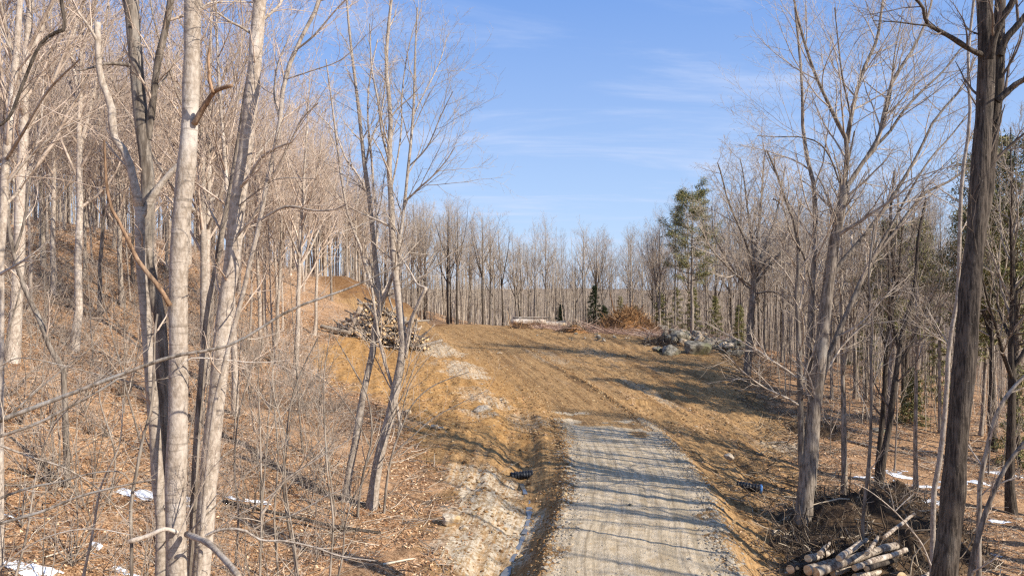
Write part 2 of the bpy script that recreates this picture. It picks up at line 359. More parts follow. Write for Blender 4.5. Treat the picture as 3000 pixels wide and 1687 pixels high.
at2 = q.n('ShaderNodeAttribute', attribute_name='track'); sp2 = q.n('ShaderNodeSeparateColor'); t.links.new(at2.outputs['Color'], sp2.inputs[0]); tv = at2.outputs['Vector']
n1 = q.noise(1.1, v, 7, .62); n2 = q.noise(6, v, 7, .68); n3 = q.noise(24, v, 4, .6); n4 = q.noise(.35, v, 4, .6)
st = q.noise(1, q.map(tv, (3.2, .16, 0)), 7, .66); st2 = q.noise(1, q.map(tv, (9, .35, 0)), 5, .6)
leafc = q.mix(q.ramp(n2, .38, .6), (.14, .068, .033), (.43, .245, .125)); leafc = q.mix(q.ramp(n3, .52, .64), leafc, (.60, .41, .24)); leafc = q.mix(q.ramp(n1, .54, .7, 0, .6), leafc, (.20, .12, .06)); leafc = q.mix(q.ramp(n4, .5, .65, 0, .4), leafc, (.50, .31, .17))
dirtc = q.mix(q.ramp(n2, .36, .62), (.20, .112, .046), (.40, .245, .108)); dirtc = q.mix(q.ramp(st, .42, .62, 0, .6), dirtc, (.45, .27, .12)); dirtc = q.mix(q.ramp(n1, .53, .68, 0, .65), dirtc, (.2, .12, .05))
st3 = q.noise(1, q.map(tv, (.9, .05, 0)), 6, .62); dirtc = q.mix(q.ramp(st3, .5, .62, 0, .72), dirtc, (.155, .085, .036)); dirtc = q.mix(q.ramp(q.noise(1, q.map(tv, (1.6, .09, 0)), 5, .6), .56, .68, 0, .4), dirtc, (.36, .25, .16)); dirtc = q.mix(q.ramp(st2, .5, .6, 0, .62), dirtc, (.15, .085, .038)); dirtc = q.mix(q.ramp(n3, .60, .70, 0, .6), dirtc, (.55, .42, .24))
dirtc = q.mix(q.math('MULTIPLY', at1.outputs['Alpha'], .7), dirtc, q.mix(q.ramp(n2, .38, .6), (.29, .14, .042), (.48, .275, .10)))
mud = q.mix(q.ramp(n2, .36, .62), (.105, .052, .022), (.22, .12, .052)); dirtc = q.mix(sp2.outputs[2], dirtc, mud)
gravc = q.mix(q.ramp(n2, .35, .65), (.47, .365, .235), (.61, .495, .345)); gravc = q.mix(q.ramp(st, .46, .6, 0, .75), gravc, (.36, .28, .175)); gravc = q.mix(q.ramp(st2, .56, .66, 0, .6), gravc, (.25, .205, .145)); gravc = q.mix(q.ramp(n3, .6, .72, 0, .2), gravc, (.64, .57, .46)); gravc = q.mix(q.ramp(n1, .5, .66, 0, .6), gravc, (.33, .235, .13))
sx = q.n('ShaderNodeSeparateXYZ'); t.links.new(tv, sx.inputs[0]); wv = q.noise(1, q.map(tv, (.001, .35, 0)), 4, .7); brk = q.noise(1, q.map(tv, (.4, 1.1, 0)), 5, .7)
for c_, wd_, k_ in ((-1.55, .035, .5), (-1.2, .09, .25), (-.55, .04, .4), (.35, .05, .3), (.8, .12, .25), (1.35, .035, .55), (1.85, .05, .3)):
    e_ = q.math('ABSOLUTE', q.math('SUBTRACT', q.math('ADD', sx.outputs[0], q.math('MULTIPLY', q.math('SUBTRACT', wv, .5), .3)), c_))
    gravc = q.mix(q.math('MULTIPLY', q.ramp(e_, wd_*.5, wd_*1.6, k_, 0.), q.ramp(brk, .38, .55)), gravc, (.20, .145, .085))
palec = q.mix(q.ramp(n2, .38, .62), (.38, .30, .19), (.58, .50, .38))
py_ = q.n('ShaderNodeSeparateXYZ'); t.links.new(v, py_.inputs[0])
leafc = q.mix(q.ramp(q.noise(.9, v, 6, .7), .5, .66, 0, .5), leafc, (.10, .06, .035))
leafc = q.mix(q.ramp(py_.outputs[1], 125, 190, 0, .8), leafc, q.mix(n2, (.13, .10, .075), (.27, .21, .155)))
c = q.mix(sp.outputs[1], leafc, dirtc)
c = q.mix(q.ramp(q.math('MULTIPLY', sp.outputs[2], q.math('MULTIPLY', q.ramp(n2, .3, .62, .55, 1.15), q.ramp(st2, .38, .6, .5, 1.1))), .12, 1.0, 0, .85), c, palec)
c = q.mix(q.ramp(q.math('ADD', sp.outputs[0], q.math('MULTIPLY', q.math('SUBTRACT', q.noise(2.2, v, 8, .75), .5), 2.6)), .25, .8), c, gravc)
t.links.new(c, b.inputs['Base Color'])
hh = q.math('ADD', q.math('MULTIPLY', n2, .8), q.math('ADD', q.math('MULTIPLY', n3, .5), q.math('MULTIPLY', st2, .3)))
q.bump(hh, b, .7, .06); me.materials.append(m)

# draped patches (snow, water)
def drape(name, mat, spots, off=.045, step=.12, thr=.0, flat=False, kind='stuff', label=None, cat=None):
    Vs, Fs, o_ = [], [], 0
    for (px, py, rx, ry, rot) in spots:
        g_ = G(px, py); n_ = max(int(2.6*max(rx, ry)/step), 6)
        u = np.linspace(-1.25, 1.25, n_); U, W = np.meshgrid(u, u); c_, s_ = math.cos(rot), math.sin(rot)
        X = g_[0]+U*rx*c_-W*ry*s_; Y = g_[1]+U*rx*s_+W*ry*c_
        f = 1-np.hypot(U, W)+fbm(X/.5, Y/.35, 5, 31)*1.5-.12
        Z = hgt(X.ravel(), Y.ravel()).reshape(X.shape)
        Z = (np.full_like(Z, np.percentile(Z, 22)) if flat else Z+off*np.clip(f*2, .4, 1.4))
        keep = (f > thr); kf = keep[:-1, :-1] & keep[1:, :-1] & keep[:-1, 1:] & keep[1:, 1:]
        i_ = np.arange(n_-1)[:, None]*n_+np.arange(n_-1)[None]
        fq = np.stack([i_, i_+1, i_+n_+1, i_+n_], -1)[kf]+o_
        Vs.append(np.c_[X.ravel(), Y.ravel(), Z.ravel()]); Fs.append(fq); o_ += n_*n_
    o = mesh_np(name, np.concatenate(Vs), [np.concatenate(Fs)], mat); tag(o, label, cat, None, kind); return o
drape('snow', M['snow'], [(375,1250,1.0,.6,0),(600,1252,.7,.22,.05),(665,1258,.9,.22,-.05),(470,1246,.25,.35,0),(30,1432,.6,.15,-.1),(115,1440,.6,.16,0),(330,1447,.6,.2,0),(40,1310,.5,.12,0),(245,1375,.25,.2,0),(845,1398,.16,.08,0),(240,1395,.2,.1,0),
 (2245,1192,.9,.7,0),(2180,1205,.9,.16,0),(2330,1225,1.3,.3,0),(2385,1218,1.2,.3,.3),(2330,1262,1.6,.3,.1),(2345,1290,.7,.2,.2),(2440,1215,1.2,.3,0),(2520,1190,1.2,.25,0),(2500,1310,.8,.22,0),(2460,1390,.7,.2,0)], .045, .06)
# water lies in the ditch bottom
dx_, dy_ = [], []
Vs, Fs = [], []
DL = densify([(-.35,21.5),(.2,24.2),(.55,26.3),(.65,28.2),(.4,30.9)], 60)
wt = norm(np.gradient(DL, axis=0)); wn_ = np.c_[wt[:, 1], -wt[:, 0]]
for k, (p_, n_) in enumerate(zip(DL, wn_)):
    wd = (.05+.2*abs(vnoise(k/5., 0.5))+.11*abs(vnoise(k/1.3, 3.5)))*(.25 if vnoise(k/6., 9.5) > .2 else 1)
    zc = min(hgt(p_[0], p_[1])[0], hgt(p_[0]+n_[0]*.15, p_[1]+n_[1]*.15)[0])+.035
    for sgn in (-1, 1): Vs.append([p_[0]+n_[0]*wd*sgn, p_[1]+n_[1]*wd*sgn, zc])
Vs = np.array(Vs)
for it in range(6): Vs[2:-2, 2] = (Vs[:-4, 2]+Vs[4:, 2]+Vs[2:-2, 2])/3
k = np.arange(len(DL)-1)*2
tag(mesh_np('water', Vs, [np.stack([k, k+1, k+3, k+2], -1)[vnoise(k/3., k*0+7.7) < .17]], M['water']), kind='structure')
#
# ---------------------------------------------------------------- bare tree growth
UP = np.array([0, 0, 1.])
def interp_path(P, Rr, t):
    """P (N,n,3), t (N,m) in 0..1 -> points, tangents, radii"""
    n = P.shape[1]; f = t*(n-1); i = np.clip(f.astype(int), 0, n-2); f = f-i; N = np.arange(len(P))[:, None]
    a = P[N, i]; b = P[N, i+1]
    return a+(b-a)*f[..., None], norm(b-a), Rr[N, i]*(1-f)+Rr[N, i+1]*f
def sprout(P, Rr, g, m, t0, t1, ang, angsd, Lf, n=6, rr=.6, trop=.1, wander=.12, taper=.25, lendrop=.5, rmin=.004, Labs=None):
    N = len(P); t = t0+(t1-t0)*(np.arange(m)[None]+g.random((N, m)))/m
    p, T, r = interp_path(P, Rr, t)
    az = (np.arange(m)*2.4)[None]+g.random((N, 1))*6.28+g.normal(0, .35, (N, m))
    ref = np.where(np.abs(T[..., 2:3]) > .9, np.array([1., 0, 0]), UP); U = norm(np.cross(T, ref)); W = np.cross(T, U)
    perp = np.cos(az)[..., None]*U+np.sin(az)[..., None]*W
    a = np.radians(g.normal(ang, angsd, (N, m)))
    d = norm(np.cos(a)[..., None]*T+np.sin(a)[..., None]*perp)
    PL = np.linalg.norm(np.diff(P, axis=1), axis=2).sum(1)[:, None]
    L = (PL*Lf if Labs is None else Labs)*(1-lendrop*(t-t0)/(t1-t0+1e-6))*g.uniform(.6, 1.15, (N, m))
    p = p.reshape(-1, 3); d = d.reshape(-1, 3); L = L.reshape(-1); r0 = np.maximum(np.minimum(r.reshape(-1)*rr, L*.022+.003), rmin)
    C = [p]; step = (L/(n-1))[:, None]; bend = g.normal(0, 1, d.shape)*wander
    for k in range(n-1):
        d = norm(d+UP*trop+g.normal(0, wander, d.shape)+bend*.3); C.append(C[-1]+d*step)
    C = np.stack(C, 1); rad = r0[:, None]*np.linspace(1, taper, n)[None]; rad = np.maximum(rad, rmin*.55)
    return C, rad
def forest_tree(seed, H, r, form='slim', lean=.02, n1=20, n2=7, n3=6, crown0=.42, rmin=.007):
    g = np.random.default_rng(seed)
    n = 12; z = np.linspace(0, H*.96, n); wx = np.cumsum(g.normal(0, lean*H/n, n)); wy = np.cumsum(g.normal(0, lean*H/n, n)); wx[0] = wy[0] = 0
    P = np.stack([wx, wy, z-.3], -1); Rr = r*(1-.9*(z/z[-1])**1.15); Rr[0] *= 1.35
    tr = Tubes().add(P, Rr, 8); crown = Tubes()
    stems = P[None], Rr[None]
    if form == 'fork':
        C, cr_ = sprout(P[None], Rr[None], g, 3, .38, .6, 24, 6, .5, 9, .75, .14, .05, .15, .1); tr.add(C, cr_, 6)
    if form == 'spread':
        C, cr_ = sprout(P[None], Rr[None], g, 5, .32, .62, 34, 8, .48, 9, .65, .12, .06, .15, .2); tr.add(C, cr_, 6)
    n1 = int(n1*.72)
    B1, b1 = sprout(P[None], Rr[None], g, n1, crown0, .97, 42 if form != 'spread' else 38, 11, .33 if form == 'slim' else .36, 8, .55, .15, .09, .2, .55)
    crown.add(B1, b1, 4)
    L1 = [(B1, b1)]
    if form != 'slim':
        B1b, b1b = sprout(C, cr_, g, 6, .2, .98, 36, 10, .45, 6, .55, .12, .09, .2, .5); crown.add(B1b, b1b, 4); L1 += [(B1b, b1b)]
    for (q1, q2) in L1:
        B2, b2 = sprout(q1, q2, g, n2, .15, .98, 36, 11, .5, 6, .6, .1, .11, .3, .4, rmin); crown.add(B2, b2, 3)
        B3, b3 = sprout(B2, b2, g, n3, .15, 1, 35, 12, .6, 4, .7, .07, .13, .4, .3, rmin*.8); crown.add(B3, b3, 3)
    return tr, crown
def low_tree(g, H, r):
    n = 6; z = np.linspace(0, H, n); P = np.stack([np.cumsum(g.normal(0, .15, n)), np.cumsum(g.normal(0, .15, n)), z], -1); P[:, :2] -= P[0, :2]
    Rr = r*(1-.85*z/H); t_ = Tubes().add(P, Rr, 4)
    B, b_ = sprout(P[None], Rr[None], g, 12, .35, .98, 42, 9, .3, 4, .5, .12, .08, .3, .5, .02); t_.add(B, b_, 3)
    C, c_ = sprout(B, b_, g, 7, .2, 1, 36, 10, .55, 3, .7, .1, .1, .4, .3, .016); t_.add(C, c_, 3)
    return t_
VAR = {}
def variant(key, seed, H, r, form, bark_m, twig_m, **k):
    tr, cr_ = forest_tree(seed, H, r, form, **k)
    a = tr.build('trunk', M[bark_m], make=False); b_ = cr_.build('crown', M[twig_m], make=False)
    VAR[key] = (a, b_, H)
variant('pole1', 11, 17, .13, 'slim', 'bark_grey', 'twig', n1=28, n2=8, n3=6, rmin=.0075)
variant('pole2', 12, 15, .09, 'slim', 'bark_shade', 'twig', n1=24, n2=8, n3=6, rmin=.0075)
variant('pole3', 13, 18, .16, 'fork', 'bark_grey', 'twig', n1=24, n2=8, n3=6, rmin=.0075)
variant('oak1', 14, 19, .22, 'spread', 'bark_dark', 'twig', n1=18, n2=8, n3=6, crown0=.45, rmin=.0075)
variant('oak2', 15, 18, .19, 'spread', 'bark_shade', 'twig', n1=18, n2=8, n3=6, rmin=.0075)
variant('fork1', 16, 17, .17, 'fork', 'bark_dark', 'twig', n1=22, n2=8, n3=6, rmin=.0075)
variant('pale1', 21, 21, .15, 'fork', 'bark_pale', 'twig_warm', n1=34, n2=9, n3=7, crown0=.28, rmin=.009)
variant('pale2', 22, 20, .12, 'slim', 'bark_pale', 'twig_warm', n1=38, n2=10, n3=8, crown0=.28, rmin=.009)
variant('pale3', 23, 22, .19, 'spread', 'bark_pale', 'twig_warm', n1=26, n2=8, n3=7, crown0=.28, rmin=.009)
variant('pale4', 24, 14, .075, 'slim', 'bark_pale', 'twig_warm', n1=30, n2=8, n3=7, crown0=.22, rmin=.008)
variant('pale5', 25, 19, .14, 'slim', 'bark_grey', 'twig_warm', n1=32, n2=9, n3=7, crown0=.3, lean=.05, rmin=.009)
variant('sap1', 31, 8, .04, 'slim', 'bark_grey', 'twig', n1=16, n2=5, n3=4, crown0=.2, rmin=.005)
variant('sap2', 32, 10, .05, 'slim', 'bark_shade', 'twig', n1=16, n2=5, n3=4, crown0=.25, rmin=.005)
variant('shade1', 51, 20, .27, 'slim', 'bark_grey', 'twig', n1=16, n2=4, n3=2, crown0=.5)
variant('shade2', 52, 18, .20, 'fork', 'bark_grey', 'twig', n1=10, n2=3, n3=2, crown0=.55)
def plant_tree(name, key, x, y, rz, s, label, cat, group, tilt=(0, 0), z=None):
    z = hgt(x, y)[0] if z is None else z
    r_ = empty(name, (x, y, z), rz); r_.scale = (s, s, s); r_.rotation_euler = (tilt[0], tilt[1], rz)
    tag(r_, label, cat, group)
    for nm, me_ in zip(('trunk', 'crown'), VAR[key][:2]):
        o = link(bpy.data.objects.new(nm, me_)); o.parent = r_
    return r_
def disp(x, y, z): return 1288+F*x/y, 705-F*(z-CAMZ)/y
CLEAR = [(-6,14),(-4,20),(-5,27),(-7,34),(-9,40),(-12.5,47),(-16,56),(-19,66),(-22,80),(-25,90),(-24,98),(-15,103),(-8,105),(0,105),(8,101),(15,99),(21,94),(24,88),(28,83),(26,74),(22.5,67),(21,57),(20.5,50),(18,43),(15.5,37),(13.5,31),(13,27),(14,22),(12,14)]
grn = np.random.default_rng(77)
def scatter(n, x0, x1, y0, y1, dmin, extra=None, pts=None):
    out = [] if pts is None else pts; k0 = len(out); tries = 0
    while len(out)-k0 < n and tries < 20000:
        tries += 1
        x_ = grn.uniform(x0, x1); y_ = grn.uniform(y0, y1)
        if abs(x_)/y_ > .80: continue
        if poly_sd(np.array([x_]), np.array([y_]), CLEAR)[0] > -.3: continue
        if extra and not extra(x_, y_): continue
        if any((x_-a)**2+(y_-b)**2 < dmin**2 for a, b in out): continue
        out.append((x_, y_))
    return out[k0:]
# far treeline behind the clearing
def say_far(px, tone):
    if px < 1120: w_ = 'left of the twin dark trunks'
    elif px < 1290: w_ = 'between the log pile and the felled trunks'
    elif px < 1440: w_ = 'directly behind the felled trunks'
    elif px < 1520: w_ = 'around the little dark spruce'
    elif px < 1640: w_ = 'directly behind the heap of torn roots'
    elif px < 1800: w_ = 'around the tall ragged pine'
    elif px < 1960: w_ = 'behind the tumbled stones'
    else: w_ = 'deep behind the right hand woods'
    return f'{tone} tree in the far woods {w_}'
pts_all = []; SL_ = ('pole1', 'pole2', 'pale2', 'pale4')
p1 = scatter(112, -34, 62, 103, 150, 2.0, lambda x_, y_: y_ > 104+abs(x_-5)*.0, pts_all)
for (x_, y_) in p1:
    u = grn.random(); key = 'pole1' if u < .3 else 'pole2' if u < .55 else 'pole3' if u < .7 else 'oak2' if u < .8 else 'fork1' if u < .9 else 'oak1'
    tone = {'pole1': 'slender grey', 'pole2': 'thin pole-like', 'pole3': 'forked grey', 'oak2': 'broad crowned grey', 'fork1': 'forked dark', 'oak1': 'broad crowned dark'}[key]
    s_ = grn.uniform(.72, .95)
    s_ *= np.interp(disp(x_, y_, 0)[0], [1000, 1130, 1280, 1400, 1650, 1800, 2000], [1.32, 1.36, 1.12, 1.06, 1.3, 1.55, 1.6])
    z_ = hgt(x_, y_)[0]; s_ *= 1+max(0, -z_)*.02
    px = disp(x_, y_, 0)[0]
    plant_tree('slender_tree' if key in SL_ else 'bare_tree', key, x_, y_, grn.uniform(0, 6.28), s_, say_far(px, tone), 'tree', say_far(px, tone).replace(' tree ', ' trees '), (grn.normal(0, .03), grn.normal(0, .03)), z_)
# marked trees on the clearing edge
for (px, Y, key, s_, rz, lb) in [(1128,105,'oak1',.95,.3,'dark trunked tree, left of the twin pair at the clearing edge'),(1150,104,'fork1',1.02,1.3,'dark forked tree leaning right beside the left trunk of the twin pair'),(1215,106,'fork1',.98,2.6,'dark tree with two leaning stems between the twin pair and the felled trunks'),
    (1232,109,'oak2',.95,4,'wide crowned tree just right of the dark two stemmed tree'),(1372,110,'pole3',.92,.5,'taller forked tree rising behind the left felled trunks'),(1468,108,'oak2',.88,2,'grey tree standing left of the little dark spruce'),(1060,108,'pole3',.98,3.2,'slender forked tree above the right end of the log pile'),
    (1660,96,'pole3',.9,1.2,'forked tree right behind the heap of torn roots'),(1700,92,'pole1',1.0,2.2,'slim grey tree leaning in front of the ragged pine'),(1180,112,'pole1',.95,5,'slim tree seen between the two dark pairs at the clearing edge')]:
    x_ = (px-1288)/F*Y; plant_tree('bare_tree', key, x_, Y, rz, s_, lb, 'tree', 'marked trees on the far clearing edge')
# right hand woods
def say_right(px, y_, tone):
    dpt = 'in the front rows' if y_ < 62 else 'in the middle rows' if y_ < 84 else 'in the back rows'
    w_ = 'left of the multi stemmed tree' if px < 2000 else 'right of the multi stemmed tree' if px < 2220 else 'left of the big dark trunk' if px < 2400 else 'right of the big dark trunk'
    return f'{tone} tree {dpt} {w_}'
p2 = scatter(88, 16, 82, 42, 112, 2.3, lambda x_, y_: x_/y_ > .27 or y_ > 88, pts_all)
for (x_, y_) in p2:
    u = grn.random(); key = 'pole1' if u < .3 else 'pole2' if u < .6 else 'pole3' if u < .75 else 'oak2' if u < .88 else 'fork1'
    tone = {'pole1': 'slender grey', 'pole2': 'thin pole-like', 'pole3': 'forked grey', 'oak2': 'broad crowned grey', 'fork1': 'forked dark'}[key]
    px = disp(x_, y_, 0)[0]; lb = say_right(px, y_, tone)
    sc_ = grn.uniform(.75, 1.02) if px < 2150 else grn.uniform(.9, 1.12)
    plant_tree('slender_tree' if key in SL_ else 'bare_tree', key, x_, y_, grn.uniform(0, 6.28), sc_, lb, 'tree', lb.replace(' tree ', ' trees ', 1), (grn.normal(0, .04), grn.normal(0, .04)))
for i, (px, Y, key, s_, rz, lb) in enumerate([(1985,72,'pole2',.8,0,'thin straight pole tree left of the tall multi stemmed tree'),(1840,78,'pole2',.75,1,'thin pale pole tree rising in front of the tumbled stones'),(1925,74,'pole1',.8,2,'slim tree just right of the wide crowned tree by the stones'),(2122,33,'pole3',.9,3,'dark straight tree right of the tall multi stemmed tree base'),(2303,36,'pole1',.85,4,'slim dark tree beside the snow patches'),
    (2150,60,'oak2',.9,2,'wide tree with fine crown behind the tall multi stemmed tree'),(2330,62,'pole1',.95,2,'tall thin tree left of the big dark trunk'),(2545,34,'oak1',1.0,1.5,'dark heavy tree near the right edge behind curved stems'),(2500,46,'fork1',1,2.5,'dark forked tree just right of the big dark trunk')]):
    x_ = (px-1288)/F*Y; plant_tree('bare_tree', key, x_, Y, rz, s_, lb, 'tree', 'marked trees of the right woods')
p3 = scatter(60, 14, 60, 30, 90, 1.2, lambda x_, y_: x_/y_ > .30)
for (x_, y_) in p3:
    key = 'sap1' if grn.random() < .5 else 'sap2'; px = disp(x_, y_, 0)[0]
    lb = say_right(px, y_, 'whip thin').replace(' tree ', ' sapling ', 1)
    plant_tree('sapling', key, x_, y_, grn.uniform(0, 6.28), grn.uniform(.5, 1.0), lb, 'sapling', lb.replace('sapling', 'saplings', 1), (grn.normal(0, .08), grn.normal(0, .08)))
# left hillside
def say_left(px, y_, tone):
    dpt = 'low' if y_ < 52 else 'half way up' if y_ < 78 else 'high'
    w_ = 'left of the front trunks' if px < 380 else 'between the front trunks' if px < 660 else 'right of the front trunks'
    return f'{tone} tree {dpt} on the leafy hillside {w_}'
p4 = scatter(125, -86, -13, 38, 112, 2.0, lambda x_, y_: x_/y_ < -.19 and x_ < -13, pts_all)
for (x_, y_) in p4:
    u = grn.random(); key = 'pale1' if u < .22 else 'pale2' if u < .48 else 'pale3' if u < .62 else 'pale4' if u < .82 else 'pale5'
    tone = {'pale1': 'pale forked', 'pale2': 'pale slender', 'pale3': 'pale wide crowned', 'pale4': 'pale thin pole-like', 'pale5': 'grey leaning'}[key]
    px = disp(x_, y_, 0)[0]; lb = say_left(px, y_, tone); s_ = grn.uniform(.8, 1.1)
    if px > 780: s_ *= .85
    plant_tree('slender_tree' if key in SL_ else 'bare_tree', key, x_, y_, grn.uniform(0, 6.28), s_, lb, 'tree', lb.replace(' tree ', ' trees ', 1), (grn.normal(0, .04), grn.normal(.02, .05)))
for i, (px, Y, key, s_, rz, lb) in enumerate([(742,48,'pale3',.95,0,'stout pale tree leaning right at the orange dirt edge'),(790,66,'pale1',1.0,1,'pale forked tree above the orange dirt bank'),(835,82,'pale5',.95,2,'straight grey tree just left of the soil mound'),(700,60,'pale2',1.05,3,'slender pale tree left of the leaning stout one'),(660,52,'pale1',1.0,4,'pale forked tree just right of the front trunk cluster'),
    (250,46,'pale5',1.0,5,'grey leaning tree in the middle of the left hillside'),(600,70,'pale3',1,1,'pale wide tree uphill behind the right front trunk'),(870,97,'pale1',.9,1.4,'pale forked tree rising behind the soil mound'),(905,104,'pale2',.85,2,'slender pale tree right behind the soil mound top'),(930,106,'pale5',.85,.5,'grey tree behind the log pile crest'),(30,30,'pale3',1.25,.5,'big pale tree low on the hillside at the far left'),(185,36,'pale1',1.3,1.5,'big pale forked tree between the left edge and the front trunks'),(520,40,'pale3',1.2,2.5,'big pale tree seen in the gap between the front trunks'),(590,34,'pale2',1.25,3.5,'big slender tree hidden partly by the right front trunk'),(110,52,'pale5',1.25,2,'big leaning grey tree higher up at the far left'),
    (975,108,'pale2',.85,.5,'slender tree above the middle of the log pile'),(1010,110,'pale1',.85,2.5,'forked tree above the right half of the log pile')]):
    x_ = (px-1288)/F*Y; plant_tree('bare_tree', key, x_, Y, rz, s_, lb, 'tree', 'marked trees of the left hillside', (0, .05))
# far off woods as one mass
fw = Tubes()
for k in range(850):
    y_ = grn.uniform(152, 330); x_ = grn.uniform(-.78, .78)*y_
    if k > 600: y_ = grn.uniform(95, 165); x_ = grn.uniform(-.78, -.2)*y_
    z_ = hgt(x_, y_, False)[0]; H_ = grn.uniform(14, 19)
    if x_ < -40 and y_ < 260: H_ *= 1.1
    t_ = low_tree(grn, H_, grn.uniform(.12, .22))
    for kk, L_ in t_.g.items():
        for P_, R_ in L_: fw.add(P_+np.array([x_, y_, z_]), R_, kk[1])
for k in range(260):          # thin understorey poles and brush between the trunks
    y_ = grn.uniform(106, 170); x_ = grn.uniform(-.2, .78)*y_
    z_ = hgt(x_, y_, False)[0]; t_ = low_tree(grn, grn.uniform(4, 9), grn.uniform(.03, .07))
    for kk, L_ in t_.g.items():
        for P_, R_ in L_: fw.add(P_+np.array([x_, y_, z_]), R_, kk[1])
for k in range(1500):
    y_ = grn.uniform(104, 190) if k < 900 else grn.uniform(50, 110); x_ = grn.uniform(-.25, .8)*y_; H_ = grn.uniform(7, 15); z_ = hgt(x_, y_, False)[0]
    if k >= 900 and x_/y_ < .26: continue
    if poly_sd(np.array([x_]), np.array([y_]), CLEAR)[0] > -.3: continue
    ln = grn.normal(0, .05, 2)*H_; fw.add(np.array([[x_, y_, z_-.2], [x_+ln[0]*.5, y_+ln[1]*.5, z_+H_*.5], [x_+ln[0]*1.2, y_+ln[1], z_+H_]]), np.array([1, .75, .25])*(grn.uniform(.035, .09) if k < 900 else grn.uniform(.02, .05)), 3)
for k in range(260):
    y_ = grn.uniform(260, 420); x_ = grn.uniform(-.4, .8)*y_; z_ = hgt(x_, y_, False)[0]; t_ = low_tree(grn, grn.uniform(12, 16), .2)
    for kk, L_ in t_.g.items():
        for P_, R_ in L_: fw.add(P_+np.array([x_, y_, z_]), R_*1.8, kk[1])
tag(fw.build('distant_woods', M['twig']), 'dense grey brown woods and thin poles behind and among the nearer trees', 'woods', None, 'stuff')

# ---------------------------------------------------------------- evergreens
# trees standing just outside the right of the view: they throw the long shadows that cross the road
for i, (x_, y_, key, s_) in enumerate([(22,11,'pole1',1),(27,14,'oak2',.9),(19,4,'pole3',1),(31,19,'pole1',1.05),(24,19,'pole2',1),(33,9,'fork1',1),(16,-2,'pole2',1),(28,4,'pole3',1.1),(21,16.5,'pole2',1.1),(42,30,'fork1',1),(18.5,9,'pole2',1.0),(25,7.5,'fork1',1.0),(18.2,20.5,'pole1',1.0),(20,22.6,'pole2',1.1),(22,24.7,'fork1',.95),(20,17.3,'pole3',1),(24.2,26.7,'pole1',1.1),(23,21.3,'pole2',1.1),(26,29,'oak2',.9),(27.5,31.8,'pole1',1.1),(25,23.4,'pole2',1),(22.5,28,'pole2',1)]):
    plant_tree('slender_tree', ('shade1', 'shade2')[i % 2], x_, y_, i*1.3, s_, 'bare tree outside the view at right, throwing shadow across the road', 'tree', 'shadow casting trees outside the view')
def blades(cent, g, n, L, wdt, spread, up=.25):
    N = len(cent); c_ = np.repeat(cent, n, 0)+g.normal(0, spread, (N*n, 3))*np.array([1, 1, .45])
    d = norm(g.normal(0, 1, (N*n, 3))+UP*up); e = norm(np.cross(d, g.normal(0, 1, (N*n, 3))))
    a = c_-e*wdt/2; b_ = c_+e*wdt/2; d = d*(L*g.uniform(.6, 1.2, (N*n, 1)))
    V_ = np.stack([a, b_, b_+d*.8, a+d], 1).reshape(-1, 3); f = np.arange(len(V_)).reshape(-1, 4)
    return V_, f
def evergreen(name, seed, H, r, x_, y_, kind, label, bm='bark_dark', dens=1., z=None):
    g = np.random.default_rng(seed); z = hgt(x_, y_)[0] if z is None else z
    root = empty(name, (x_, y_, z)); tag(root, label, 'conifer')
    n = 10; P = np.stack([np.cumsum(g.normal(0, .05, n)), np.cumsum(g.normal(0, .05, n)), np.linspace(-.2, H, n)], -1); Rr = r*np.linspace(1.1, .12, n)
    Tubes().add(P, Rr, 8).build('trunk', M[bm], root)
    bt = Tubes(); cs = []
    if kind == 'pine':
        for (t0, t1, m, Lb) in ((.36, .6, int(13*dens), H*.2), (.6, .8, int(18*dens), H*.23), (.8, .99, int(17*dens), H*.15)):
            B, b_ = sprout(P[None], Rr[None], g, m, t0, t1, 80, 10, .2, 6, .45, .10, .06, .3, .3, .02, Labs=Lb); bt.add(B, b_, 4)
            B2, b2 = sprout(B, b_, g, 9, .35, 1, 45, 12, .36, 4, .6, .06, .1, .4, .3, .01); bt.add(B2, b2, 3)
            keep = g.random(len(B2)) < .8; cs.append(B2[keep][:, 1:].reshape(-1, 3)); cs.append(B[:, -2:].reshape(-1, 3))
        V_, f = blades(np.concatenate(cs), g, 20, .24, .045, .26)
        mt = M['needle']
    else:
        m = int(46*dens)
        t = np.linspace(.06, .98, m); p, T, rr_ = interp_path(P[None], Rr[None], t[None]); p = p[0]
        az = np.arange(m)*2.4; L = (H*.22*(1-t)**.8+.12)*g.uniform(.55, 1.3, m)
        d = np.stack([np.cos(az), np.sin(az), -.15+0*az], -1)
        B = p[:, None, :]+d[:, None, :]*L[:, None, None]*np.linspace(0, 1, 5)[None, :, None]; bt.add(B, np.full((m, 5), .012), 3)
        B2, b2 = sprout(B, np.full((m, 5), .012), g, 5, .3, 1, 45, 10, .35, 4, .6, 0, .1, .4, .4, .006); bt.add(B2, b2, 3)
        V_, f = blades(np.concatenate([B[:, 2:].reshape(-1, 3), B2[:, 1:].reshape(-1, 3)]), g, int(9*dens), .20, .045, .13, -.1); mt = M['needle_dark'] if kind == 'spruce' else M['needle']
    bt.build('branches', M['twig_dark'], root); mesh_np('needles', V_, [f], mt, root, smooth=False)
evergreen('pine_tree', 1, 18.6, .24, 22.6, 92, 'pine', 'tall ragged pine with tan green tufts at the far clearing edge', 'bark_shade')
evergreen('spruce_tree', 2, 7.2, .1, 12.6, 112, 'spruce', 'small dark pointed spruce between the felled trunks and the root heap', z=hgt(12.6, 112)[0])
evergreen('pine_tree', 3, 19, .22, 30.3, 44, 'pine', 'tall pine half hidden behind the big dark trunk', dens=1.2)
evergreen('pine_tree', 4, 15, .18, 31.5, 48, 'pine', 'shorter pine at the right edge of the view', dens=1.1)
